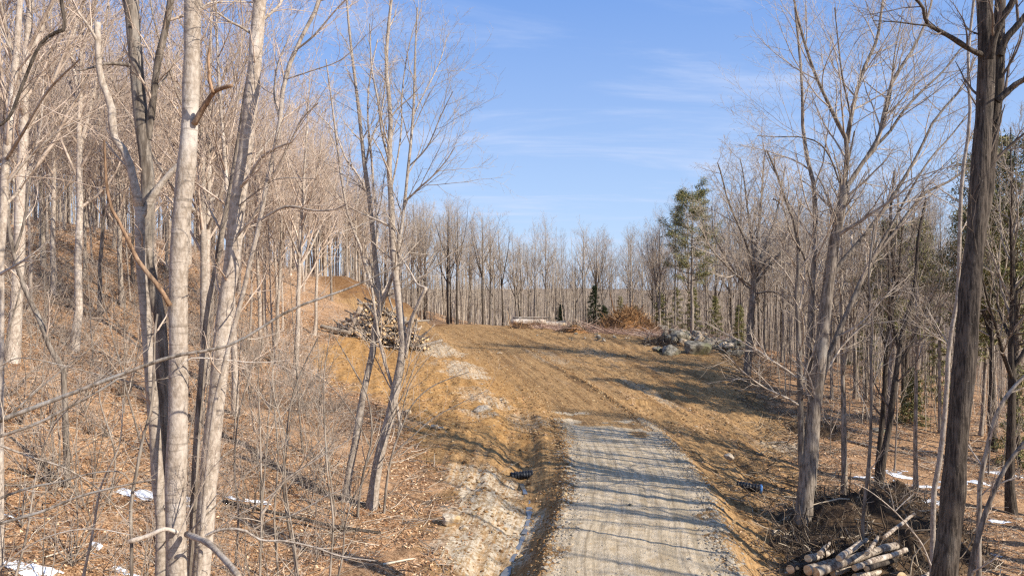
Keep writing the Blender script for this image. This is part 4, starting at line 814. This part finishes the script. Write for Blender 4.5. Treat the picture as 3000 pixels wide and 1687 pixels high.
def rock(px, py, w_, h_, label, cat='boulder', k=0, tan=False, rz=0., group=None, sink=.25, tilt=0.):
    g_ = G(px, py); o = link(bpy.data.objects.new('boulder' if cat == 'boulder' else 'stone', (RMt if tan else RM)[k % 8])); Y = g_[1]
    rx = w_/2/F*Y*1.12; rz_ = h_/2/F*Y*1.7
    o.location = (g_[0], g_[1]+rx*.5, g_[2]+rz_*(.22-sink*.3)); o.scale = (rx, rx*.85, rz_); o.rotation_euler = (tilt, tilt*.5, rz); tag(o, label, cat, group); return o
rock(1130,1330,60,46,'angular grey tan boulder on the leaf litter left of the ditch', k=0, tan=True, rz=.6, sink=.1)
rock(1165,1333,26,16,'small tan stone leaning against the right side of the angular boulder', 'stone', 2, True)
rock(1215,1035,58,22,'low pale boulder half buried at the head of the ditch', k=1, tan=True, rz=1.2)
rock(1092,1076,20,14,'left of two small orange tan stones above the ditch bank', 'stone', 3, True); rock(1108,1082,18,12,'right of two small orange tan stones above the ditch bank', 'stone', 4, True)
rock(1022,1045,26,20,'rounded tan stone behind the double tree', 'stone', 5, True)
rock(1070,1070,12,10,'tiny tan stone left of the pair above the ditch bank', 'stone', 6, True)
rock(1836,1158,32,32,'pale pointed boulder on the bank right of the road', k=6, tan=True, rz=2.2, sink=.05, tilt=.3)
rock(2000,1050,20,12,'mossy stone at the edge of the right woods', 'stone', 2); rock(2215,1090,34,22,'grey stone on the leafy floor near the dark paired trunks', 'stone', 3)
rock(1585,1272,10,10,'dark little stone lying in the middle of the gravel road', 'stone', 1)
rock(2215,835,30,24,'pointed pale stone behind the wide fan crowned tree', 'stone', 6, True); rock(1255,890,16,7,'pale flat stone on the dirt track', 'stone', 2, True)
# tumbled stones of the old wall
g = np.random.default_rng(5)
rock(1755,893,90,62,'large lichened grey boulder, biggest of the tumbled stones', k=0, rz=.4, sink=.3)
rock(1690,893,62,40,'wide grey boulder left of the biggest one', k=1, rz=1.4, sink=.2)
rock(1715,862,70,40,'squarish grey boulder behind the two biggest ones', k=7, rz=.8, sink=.1)
rock(1655,885,26,22,'dark root covered stone at the left end of the tumbled stones', k=4); rock(1672,843,42,30,'white topped grey stone at the upper left of the tumbled stones', k=5, rz=2, sink=0)
wl = [(1662,850),(1690,842),(1712,842),(1735,845),(1760,850),(1790,858),(1815,868),(1840,875),(1862,885)]
for i in range(150):
    t = g.random()**.8*(len(wl)-1.001); a = int(t); f_ = t-a
    px = wl[a][0]*(1-f_)+wl[a+1][0]*f_+g.normal(0, 5); py = wl[a][1]*(1-f_)+wl[a+1][1]*f_+g.uniform(-5, 22)
    s_ = g.uniform(9, 27); seg = 'left end' if px < 1720 else 'middle' if px < 1790 else 'right end'
    big = 'small' if s_ < 14 else 'medium'
    tn = g.random() < .25
    o = rock(px, py, s_*1.2, s_*.9, f'{big} {"tan" if tn else "grey"} stone at the {seg} of the tumbled stone wall', 'stone', int(g.integers(8)), tn, g.uniform(0, 6), f'{big} {"tan" if tn else "grey"} stones, {seg} of the tumbled wall', -.1, g.uniform(-.4, .4))
    if g.random() < .4: o.location.z += g.uniform(.2, .6)
for i in range(22):
    px = g.uniform(1350, 1650); py = 838+(px-1350)*.055+g.uniform(-6, 14); s_ = g.uniform(5, 12)
    rock(px, py, s_, s_*.8, 'small dirty stone in the debris strip below the root heap', 'stone', int(g.integers(8)), g.random() < .5, g.uniform(0, 6), 'small stones in the debris strip', .1)
# logs
def log_obj(a, b, r0, r1, label, group=None, bm='bark_grey', name='log', parts=False, seed=0, bend=.02, sides=10):
    g_ = np.random.default_rng(seed); a = np.array(a, float); b = np.array(b, float); n_ = 7
    P = a+(b-a)*np.linspace(0, 1, n_)[:, None]; L = np.linalg.norm(b-a); P[1:-1] += np.cumsum(g_.normal(0, bend*L*.25, (n_-2, 3)), 0)*.5
    Rr = np.linspace(r0, r1, n_)*(1+g_.normal(0, .05, n_)); o0 = P[0].copy(); T_ = Tubes().add(P-o0, Rr, sides); V_, Fs, caps = T_.arrays(True)
    if parts:
        o = mesh_np(name, V_, Fs, M[bm]); o.location = o0
        for cp in caps:
            vv = V_[cp[0]]; c_ = vv.mean(0); V2 = np.vstack([vv, c_+ (c_-V_.mean(0))/np.linalg.norm(c_-V_.mean(0))*.004]); k = len(vv); i_ = np.arange(k)
            mesh_np('cut_end', V2, [np.stack([i_, (i_+1) % k, np.full(k, k)], -1)], M['cut'], o, smooth=False)
    else:
        nf = sum(len(f) for f in Fs); nc = sum(len(c) for c in caps)
        o = mesh_np(name, V_, Fs+caps, None, mats=[M[bm], M['cut']], mi=[0]*nf+[1]*nc); o.location = o0
    return tag(o, label, 'log', group)
# big heap of logs by the double tree
A_ = G(872, 838)[:2]; B_ = G(1072, 880)[:2]; ax = (B_-A_); LL = np.linalg.norm(ax); ax = ax/LL; pr = np.array([ax[1], -ax[0]])
pr = np.array([.30, -.954])
g = np.random.default_rng(9); cnt = 0
def heap_h(t): return np.interp(t, [0, .12, .35, .5, .75, .93, 1], [.7, 1.9, 3.6, 3.7, 2.3, 1.0, .5])
for lay in range(9):
    zl = .15+lay*.42
    for j in range(26):
        t = (j+g.random())/26
        if zl > heap_h(t)*1.0: continue
        dep = 1.7-zl*.42; k_ = g.uniform(-1, 1)*.25
        c = A_+ax*LL*t; z0 = hgt(c[0], c[1], False)[0]
        L = g.uniform(1.8, 3.4); an = g.normal(0, .42) if g.random() < .75 else g.normal(0, 1.2)
        dr = np.array([pr[0]*math.cos(an)-pr[1]*math.sin(an), pr[0]*math.sin(an)+pr[1]*math.cos(an)]); dz = g.normal(-.12, .28)
        f0 = c+pr*(dep*.9+k_); e0 = np.array([f0[0], f0[1], z0+zl+g.normal(0, .1)])
        e1 = e0-np.array([dr[0], dr[1], dz])*L; e1[2] = max(e1[2], hgt(e1[0], e1[1], False)[0]+.1)
        r_ = g.choice([.06, .08, .1, .13, .17, .22], p=[.1, .2, .25, .2, .16, .09])
        sg = 'left end' if t < .3 else 'middle' if t < .65 else 'right end'; lv = 'bottom' if zl < 1 else 'mid height' if zl < 2.2 else 'top'
        sz = 'thin' if r_ < .09 else 'thick' if r_ > .15 else 'medium'
        log_obj(e0, e1, r_, r_*.8, f'{sz} cut log at the {lv} of the {sg} of the big log pile', f'{sz} logs, {lv} of the {sg} of the pile', ['bark_shade', 'bark_grey', 'bark_dark', 'birch'][g.integers(4)], seed=cnt, sides=8); cnt += 1
log_obj(at(866, 858, 68.6), at(908, 772, 68.2), .15, .24, 'thick pale peeled log leaning on the left end of the log pile', None, 'birch', seed=260)
log_obj(at(1042, 868, 67.5), at(1094, 816, 66.5), .06, .04, 'thin pale pole sticking out to the right of the log pile', None, 'birch', seed=901)
log_obj(at(1036, 880, 67.3), at(1060, 820, 66.8), .06, .05, 'thin pale pole sticking up from the right end of the log pile', None, 'birch', seed=902)
for i in range(6):
    p0 = G(1062+i % 3*7, 876-(i//3)*5-i); r_ = .2+.03*(i % 2); e = p0+np.array([.2, -1.4-.2*i, .25+.42*(i//3)])
    log_obj(e, e+np.array([-1.4, 2.2, .05]), r_, r_, 'fat freshly cut log with round end at the right tip of the log pile', 'fat logs at the right tip of the log pile', 'bark_shade', seed=910+i)
# felled trunks on the crest
for i, (pa, pb, ra, rb, dz, lb) in enumerate([((1286,826),(1374,826),.40,.3,.55,'thick felled trunk with pinkish cut end, left of the three on the crest'),((1296,828),(1404,828),.34,.25,.15,'long felled trunk lying under the thick one on the crest'),((1362,827),(1424,827),.36,.44,.35,'felled trunk with ragged pale butt at its right end'),((1290,826),(1388,826),.14,.1,1.1,'slim pale log lying on top of the felled trunks')]):
    a = G(*pa); b = G(*pb); a[1] = b[1] = 96.5+.5*i; a[0] = (pa[0]-1288)/F*a[1]; b[0] = (pb[0]-1288)/F*b[1]; zz = max(hgt(a[0], a[1])[0], hgt(b[0], b[1])[0]); a[2] = b[2] = zz+dz; log_obj(a, b, ra, rb, lb, None, 'birch' if i != 2 else 'bark_grey', seed=30+i, sides=14)
o = rock(1416,827,26,26,'ragged pale stump butt at the right end of the felled trunks', k=6, tan=True, sink=-.2); o.name = 'stump'; o['category'] = 'stump'
a = G(1655,850); b = G(1580,838); log_obj(a+[0,0,.15], b+[0,0,.25], .1, .06, 'pale crooked fallen branch lying between the root heap and the tumbled stones', None, 'birch', 'fallen_branch', seed=50, bend=.12)
a = G(1608,842); b = G(1540,838); log_obj(a+[0,0,.15], b+[0,0,.2], .08, .05, 'thin grey fallen branch just below the root heap', None, 'bark_shade', 'fallen_branch', seed=51, bend=.12)
# birch logs stacked at the bottom right
def P2(px, py, Y): return at(px, py, Y)
SL = [((2052,1439),(2190,1385),(2255,1372),20,'long thick birch log, top middle of the bottom right stack'),((2032,1434),(2130,1405),(2180,1392),20,'birch log with dark end left of the long top one'),((1988,1431),(2030,1418),(2050,1412),17,'short shaded log at the left of the bottom right stack'),
 ((2032,1404),(2070,1396),(2110,1388),15,'birch log lying across the upper left of the bottom right stack'),((2062,1392),(2078,1380),(2087,1366),10,'forked birch tip poking up at the upper left of the stack'),((2110,1404),(2150,1380),(2180,1358),14,'birch log angled up to the right in the middle of the stack'),((2180,1392),(2195,1370),(2208,1350),9,'thin grey stick log pointing up behind the stack'),
 ((2095,1442),(2160,1425),(2190,1414),13,'lower thin birch log under the long top one'),((2150,1428),(2230,1395),(2280,1382),13,'birch log reaching furthest right in the stack'),((2180,1430),(2230,1415),(2260,1408),12,'short birch log right of the dark fork'),((2150,1450),(2200,1440),(2265,1432),13,'pale birch log low on the right of the stack'),
 ((2225,1350),(2260,1322),(2300,1292),8,'long thin pale log rising away behind the stack'),((2000,1462),(2060,1452),(2120,1446),16,'log at the very bottom left of the stack'),((2270,1452),(2240,1446),(2190,1450),22,'fat dark log with orange cut end at the bottom right'),((2305,1462),(2330,1450),(2350,1440),14,'short log with cut end right of the fat dark one'),((2175,1470),(2185,1430),(2200,1395),10,'dark forked branch standing in the middle of the stack')]
for i, (a, mid, b, wd, lb) in enumerate(SL):
    Y0 = 22.2+.15*(i % 4); Y1 = Y0+1.9
    bmn = 'bark_dark' if 'dark' in lb.split('with')[0] or 'shaded' in lb else 'birch'
    log_obj(P2(*a, Y0), P2(*b, Y1), wd/2/F*Y0*1.2, wd/2/F*Y0*.95, lb, None, bmn, parts=True, seed=60+i, bend=.032, sides=14)
# stumps and sticks on the right bank
for i, (px, py, w_, h_, lb) in enumerate([(2262-4,1178,0,0,''),(1945,1345,12,12,'cut stump on the bank left of the multi stemmed tree'),(2000,1418,14,12,'cut stump just above the bottom right log stack'),(1972,1375,16,9,'weathered broken root chunk on the right bank'),(1130,1178-10,0,0,''),(1018,806,9,9,'little stump on the far edge of the clearing')]):
    if not w_: continue
    p0 = G(px, py); r_ = w_/2/F*p0[1]; log_obj(p0-[0, 0, .1], p0+[.05, .05, h_/F*p0[1]], r_*1.15, r_, lb, None, 'bark_shade', 'stump', True, 80+i, sides=12)['category'] = 'stump'
# culvert pipes
def culvert(px, py, L, rad, direction, label, blue, rise=0.):
    g_ = G(px, py); root = empty('culvert_pipe', (g_[0], g_[1], g_[2]+rad*.35+rise)); tag(root, label, 'pipe')
    dr = norm(np.array(direction, float)); n_ = 64; tt = np.linspace(0, 1, n_); P = dr[None]*(tt[:, None]-.5)*L; Rr = rad*(1+.085*np.sign(np.sin(tt*L/.1*2*np.pi/1.25)))
    Tubes().add(P, Rr, 28).build('corrugated_wall', M['black'], root); Tubes().add(P[::-1], np.full(n_, rad*.86), 28).build('liner', M['black'], root)
    e = dr*L/2; Q = np.array([e-dr*.03, e-dr*.03, e+dr*.05, e+dr*.05, e-dr*.03]); rr_ = np.array([rad*.87, rad*1.12, rad*1.12, rad*.87, rad*.87])
    Tubes().add(np.array([e-dr*.04, e, e+dr*.03, e+dr*.06]), np.array([rad*1.0, rad*1.13, rad*1.13, rad*.98]), 28).build('rim', M['blue' if blue else 'black'], root)
culvert(1884,1236,1.0,.18,(.93,-.25,-.10),'black ribbed pipe with blue rim sticking out of the right bank', True, .10)
culvert(1314,1204,.9,.17,(-.95,-.2,-.06),'short black ribbed pipe end in the ditch left of the road', False, .08)
# heap of torn roots
def heap(name, label, cx, cy, rx, ry, h, mat, seed, sticks, smat, sr, sl, curl, upright=.4, cat='heap', part='roots', lumps=.3, extra=None):
    n_ = 64; u = np.linspace(-1.15, 1.15, n_); U, W = np.meshgrid(u, u); X = cx+U*rx; Y = cy+W*ry
    prof = np.clip(1-np.hypot(U, W)**1.6, 0, 1)*(1+lumps*2*fbm(X/1.5, Y/1.5, 4, seed))+lumps*.6*np.clip(1-np.hypot(U, W), 0, 1)*fbm(X/.5, Y/.5, 3, seed+3)
    Zg = hgt(X.ravel(), Y.ravel(), False).reshape(X.shape); Z = Zg+prof*h-.25*(prof <= 0)-.05
    z0 = float(Zg[n_//2, n_//2]); root = empty(name, (cx, cy, z0)); tag(root, label, cat)
    i_ = np.arange(n_-1)[:, None]*n_+np.arange(n_-1)[None]
    mesh_np('soil', np.c_[(X-cx).ravel(), (Y-cy).ravel(), (Z-z0).ravel()], [np.stack([i_, i_+1, i_+n_+1, i_+n_], -1).reshape(-1, 4)], mat, root)
    g_ = np.random.default_rng(seed); T_ = Tubes()
    a = g_.uniform(0, 6.28, sticks); q_ = np.sqrt(g_.uniform(0, .95, sticks)); uu = np.cos(a)*q_; ww = np.sin(a)*q_
    ii = np.clip(((uu+1.15)/2.3*(n_-1)).astype(int), 0, n_-1); jj = np.clip(((ww+1.15)/2.3*(n_-1)).astype(int), 0, n_-1)
    p = np.stack([uu*rx, ww*ry, Z[jj, ii]-z0-.03], -1); d = norm(g_.normal(0, 1, p.shape)*[1, 1, upright]+[0, 0, upright*.35]); L = g_.exponential(sl, sticks)+sl*.3
    C = [p]; bend = g_.normal(0, curl, p.shape)
    for k in range(5): d = norm(d+bend*.5+g_.normal(0, curl*.5, p.shape)); C.append(C[-1]+d*(L/5)[:, None])
    rr_ = np.clip(g_.exponential(sr, sticks), sr*.35, sr*4)
    C = np.stack(C, 1); T_.add(C, rr_[:, None]*np.linspace(1, .35, 6)[None], 4); o = T_.build(part, smat, root); o['kind'] = 'stuff'
    return root
heap('root_heap', 'tall brown heap of torn roots and soil at the far side of the clearing', 14.4, 90.5, 3.9, 3.2, 2.6, M['rootsoil'], 3, 5200, M['root'], .022, .5, .45, .9)
heap('brush_mound', 'dark mound of soil, brush and leaves beside the bottom right log stack', 13.8, 27.2, 3.9, 3.0, 2.1, M['mound'], 13, 5200, M['stick_dark'], .010, .35, .3, .7, part='sticks')
heap('brush_mound', 'lower dark brush mound between the log stack and the multi stemmed tree', 11.6, 24.8, 2.8, 2.0, .9, M['mound'], 15, 3000, M['stick_dark'], .010, .35, .3, .7, part='sticks')
heap('dirt_heap', 'small dark dirt heap with sticks at the right edge of the cleared bank', 19.5, 46.5, 2.2, 1.3, .75, M['mound'], 17, 700, M['stick_dark'], .014, .4, .3, .7, part='sticks')
heap('dirt_heap', 'small dark upturned clump under the left felled trunk', 1.2, 92.5, 1.7, .9, .6, M['mound'], 19, 400, M['root'], .02, .35, .3, .7, part='sticks')
heap('dirt_heap', 'torn clump with roots in the debris strip, right of the felled trunks', 7.4, 88, 2.2, 1.2, .8, M['rootsoil'], 23, 900, M['stick_dark'], .02, .4, .3, .7, part='sticks')
heap('dirt_heap', 'low dark root clump left of the tumbled stones', 15.8, 78, 2.2, 1.3, .8, M['mound'], 25, 900, M['stick_dark'], .02, .4, .3, .7, part='sticks')
# ---------------------------------------------------------------- ground clutter that nobody could count
def region_pts(n, x0, x1, y0, y1, test, g_):
    x_ = g_.uniform(x0, x1, n*3); y_ = y0+(y1-y0)*g_.random(n*3)**1.15; m_ = (np.abs(x_)/y_ < .8) & test(x_, y_); return x_[m_][:n], y_[m_][:n]
def flat_bits(name, label, cat, pts, size, mat, g_, tilt=.5, lift=.015):
    x_, y_ = pts; N = len(x_); z_ = hgt(x_, y_)+lift; c_ = np.stack([x_, y_, z_], -1)
    s_ = size*g_.uniform(.6, 1.4, N)*(1+np.clip(y_-30, 0, 60)*.012)
    nrm = norm(g_.normal(0, tilt, (N, 3))+UP); u = norm(np.cross(nrm, g_.normal(0, 1, (N, 3)))); v_ = np.cross(nrm, u); u = u*s_[:, None]; v_ = v_*(s_*g_.uniform(.45, .8, N))[:, None]
    bend_ = nrm*(s_*g_.uniform(-.1, .5, N))[:, None]
    V_ = np.stack([c_-u*.9, c_-v_*.7-u*.1, c_+u+bend_, c_+v_*.7-u*.1], 1).reshape(-1, 3)
    o = mesh_np(name, V_, [np.arange(N*4).reshape(-1, 4)], mat, smooth=False); return tag(o, label, cat, None, 'stuff')
g = np.random.default_rng(31)
inleft = lambda x_, y_: (poly_sd(x_, y_, DIRT) < .2+vnoise(x_, y_, 40)*2) & (x_ < 0) & (fbm(x_/1.7, y_/1.7, 4, 60) > -.16+vnoise(x_/.3, y_/.3, 61)*.3)
inright = lambda x_, y_: (poly_sd(x_, y_, DIRT) < .2+vnoise(x_, y_, 40)*2) & (x_ > 5) & (fbm(x_/1.7, y_/1.7, 4, 60) > -.16+vnoise(x_/.3, y_/.3, 61)*.3)
a = region_pts(95000, -46, 0, 15, 72, inleft, g); b_ = region_pts(45000, 9, 46, 15, 80, inright, g); c_ = region_pts(3500, -9, 14, 16, 50, lambda x_, y_: (poly_sd(x_, y_, DIRT) > 0) & (np.abs(road_sd(x_, y_)[0]) > 3) & (vnoise(x_/2, y_/2, 41) > 0), g)
flat_bits('leaf_litter', 'dry tan and orange fallen leaves on the woodland floor', 'leaves', (np.r_[a[0], b_[0], c_[0]], np.r_[a[1], b_[1], c_[1]]), .062, M['leaf'], g, .45)
def bits3d(name, label, cat, x_, y_, size, mat, g_, flatk=.6):
    N = len(x_); s_ = size*np.clip(g_.lognormal(0, .5, N), .4, 3.2); z_ = hgt(x_, y_)+s_*.15
    base = np.array([[1, 0, 0], [0, 1, 0], [-1, 0, 0], [0, -1, 0], [0, 0, flatk], [.55, .55, flatk*.7], [-.5, .5, flatk*.65], [-.55, -.5, flatk*.7], [.5, -.6, flatk*.6]])
    J = base[None]*g_.uniform(.7, 1.25, (N, 9, 3)); an = g_.uniform(0, 6.28, N); c__, s__ = np.cos(an), np.sin(an)
    X_ = J[..., 0]*c__[:, None]-J[..., 1]*s__[:, None]; Y_ = J[..., 0]*s__[:, None]+J[..., 1]*c__[:, None]; J = np.stack([X_, Y_, J[..., 2]], -1)*s_[:, None, None]+np.stack([x_, y_, z_-s_*.2], -1)[:, None]
    f = np.array([[0, 5, 8], [5, 0, 1], [1, 6, 5], [6, 1, 2], [2, 7, 6], [7, 2, 3], [3, 8, 7], [8, 3, 0], [4, 5, 6], [4, 6, 7], [4, 7, 8], [4, 8, 5]])
    f = (f[None]+(np.arange(N)*9)[:, None, None]).reshape(-1, 3); o = mesh_np(name, J.reshape(-1, 3), [f], mat, smooth=False); return tag(o, label, cat, None, 'stuff')
def along(n, dmean, dsd, s0, s1, g_):
    s_ = g_.uniform(s0, s1, n); d_ = g_.normal(dmean, dsd, n); x_ = np.interp(s_, RS, ROAD[:, 0]); y_ = np.interp(s_, RS, ROAD[:, 1]); tx = np.interp(s_, RS, RT[:, 0]); ty = np.interp(s_, RS, RT[:, 1])
    return x_+d_*ty, y_-d_*tx
sA, sB = RS[np.argmin(abs(ROAD[:, 1]-16))], RS[np.argmin(abs(ROAD[:, 1]-42))]
q1 = along(3600, 2.5, .27, sA, sB, g); q2 = along(2600, -2.4, .24, sA, sB, g); q3 = along(1800, 0, 1.4, sA, sB, g)
bits3d('gravel', 'loose pale gravel stones along both edges of the road', 'gravel', np.r_[q1[0], q2[0]], np.r_[q1[1], q2[1]], .032, M['gravel'], g)
bits3d('gravel', 'fine gravel scattered over the road surface', 'gravel', q3[0], q3[1], .016, M['gravel'], g)
sC, sD = RS[np.argmin(abs(ROAD[:, 1]-41))], RS[np.argmin(abs(ROAD[:, 1]-88))]
q1 = along(3000, 2.1, .18, sC, sD, g); q2 = along(1300, -2.5, .22, sC, sD, g); q4 = along(1600, -2.85, .16, sA, sB, g)
dr_ = region_pts(30000, -17, 24, 17, 95, lambda x_, y_: (poly_sd(x_, y_, DIRT) > .3) & ((np.abs(road_sd(x_, y_)[0]) > 2.9) | (y_ > 43)), g)
bits3d('soil_clods', 'clods of ochre soil and pebbles strewn over the bare dirt', 'soil', np.r_[q1[0], q2[0], q4[0], dr_[0]], np.r_[q1[1], q2[1], q4[1], dr_[1]], .035, M['clod'], g, .7)
pb = region_pts(2600, -15, 22, 17, 95, lambda x_, y_: (poly_sd(x_, y_, DIRT) > .3) & (np.abs(road_sd(x_, y_)[0]) > 3), g)
bits3d('pebbles', 'pale pebbles scattered over the bare dirt', 'pebbles', pb[0], pb[1], .03, M['gravel'], g)
def stick_field(name, label, x_, y_, L0, r0, mat, g_, up=.12):
    N = len(x_); p = np.stack([x_, y_, hgt(x_, y_)+.02], -1); a_ = g_.uniform(0, 6.28, N); d = norm(np.stack([np.cos(a_), np.sin(a_), g_.normal(up, up, N)], -1)); L = L0*g_.lognormal(0, .6, N)*(1+np.clip(y_-30, 0, 60)*.006)
    C = [p]
    for k in range(4): d = norm(d+g_.normal(0, .17, d.shape)*[1, 1, .6]); C.append(C[-1]+d*(L/4)[:, None])
    C = np.stack(C, 1)
    T_ = Tubes().add(C, (r0*g_.lognormal(0, .4, N))[:, None]*np.linspace(1, .4, 5)[None], 3); return tag(T_.build(name, mat), label, 'sticks', None, 'stuff')
a = region_pts(8500, -42, 0, 16, 70, lambda x_, y_: inleft(x_, y_), g); b_ = region_pts(6500, 9, 44, 16, 75, lambda x_, y_: inright(x_, y_), g)
stick_field('fallen_sticks', 'dead sticks and brush lying on the woodland floor', np.r_[a[0], b_[0]], np.r_[a[1], b_[1]], .8, .011, M['stick'], g)
edge = region_pts(7500, 7, 26, 17, 80, lambda x_, y_: np.abs(poly_sd(x_, y_, DIRT)-.2+vnoise(x_/2, y_/2, 44)*2) < 2.0, g)
stick_field('edge_brush', 'crushed brush and roots along the right edge of the cleared bank', edge[0], edge[1], .55, .012, M['stick_dark'], g, .2)
deb = region_pts(8000, 3, 24, 76, 94, lambda x_, y_: (y_ > 92-(x_-4)*.72) & (y_ < 96-(x_-4)*.55), g)
stick_field('crest_brush', 'reddish brush and branch debris across the far side of the clearing', deb[0], deb[1], .9, .02, M['brush_red'], g, .12)
sl = region_pts(5200, -46, -14, 42, 100, lambda x_, y_: inleft(x_, y_), g)
stick_field('hillside_brush', 'pinkish thin brush over the upper leafy hillside', sl[0], sl[1], .9, .012, M['twig_warm'], g, .6)

hp = np.stack([A_+ax*LL*t_ for t_ in g.uniform(-.05, 1.0, 260)]); hx = hp[:, 0]+g.normal(0, 1.1, 260); hy = hp[:, 1]+g.normal(-.8, 1.2, 260); ht = ((hx-A_[0])*ax[0]+(hy-A_[1])*ax[1])/LL
N = 260; pz = hgt(hx, hy, False)+heap_h(np.clip(ht, 0, 1))*g.uniform(.1, .95, N); p = np.stack([hx, hy, pz], -1); d = norm(g.normal(0, 1, (N, 3))*[1, 1, .5]); C = [p]
for k in range(4): d = norm(d+g.normal(0, .15, d.shape)); C.append(C[-1]+d*.35*g.lognormal(0, .4, (N, 1)))
tag(Tubes().add(np.stack(C, 1), (.011*g.lognormal(0, .4, N))[:, None]*np.linspace(1, .4, 5)[None], 3).build('branch_tangle', M['stick']), 'thin branches tangled through the big log pile', 'sticks', None, 'stuff')

for i, (pa, pb, w_, lb) in enumerate([((560,1262),(960,1345),10,'dark fallen log on the leaves below the double tree'),((600,1150),(820,1210),8,'weathered fallen log on the slope behind the front trunks'),((120,760),(260,800),8,'fallen grey log high on the left hillside'),((180,900),(420,1010),8,'long fallen log across the middle of the left hillside'),((20,1180),(190,1230),7,'mossy fallen log at the far left'),
    ((2130,1110),(2330,1150),7,'fallen log on the leaves behind the dark paired trunks'),((2230,1010),(2440,1040),6,'thin fallen log deep in the right woods'),((1930,1120),(2030,1105),6,'broken branch at the edge of the cleared bank'),((700,880),(790,935),7,'dark fallen log at the orange dirt edge'),((2440,1330),(2570,1300),8,'fallen log near the right edge')]):
    a = G(*pa); b = G(*pb); r_ = w_/2/F*(a[1]+b[1])/2; log_obj(a+[0, 0, r_*.5], b+[0, 0, r_*.6], r_, r_*.7, lb, None, 'bark_shade' if i % 2 else 'bark_dark', 'fallen_log', seed=300+i, bend=.05)
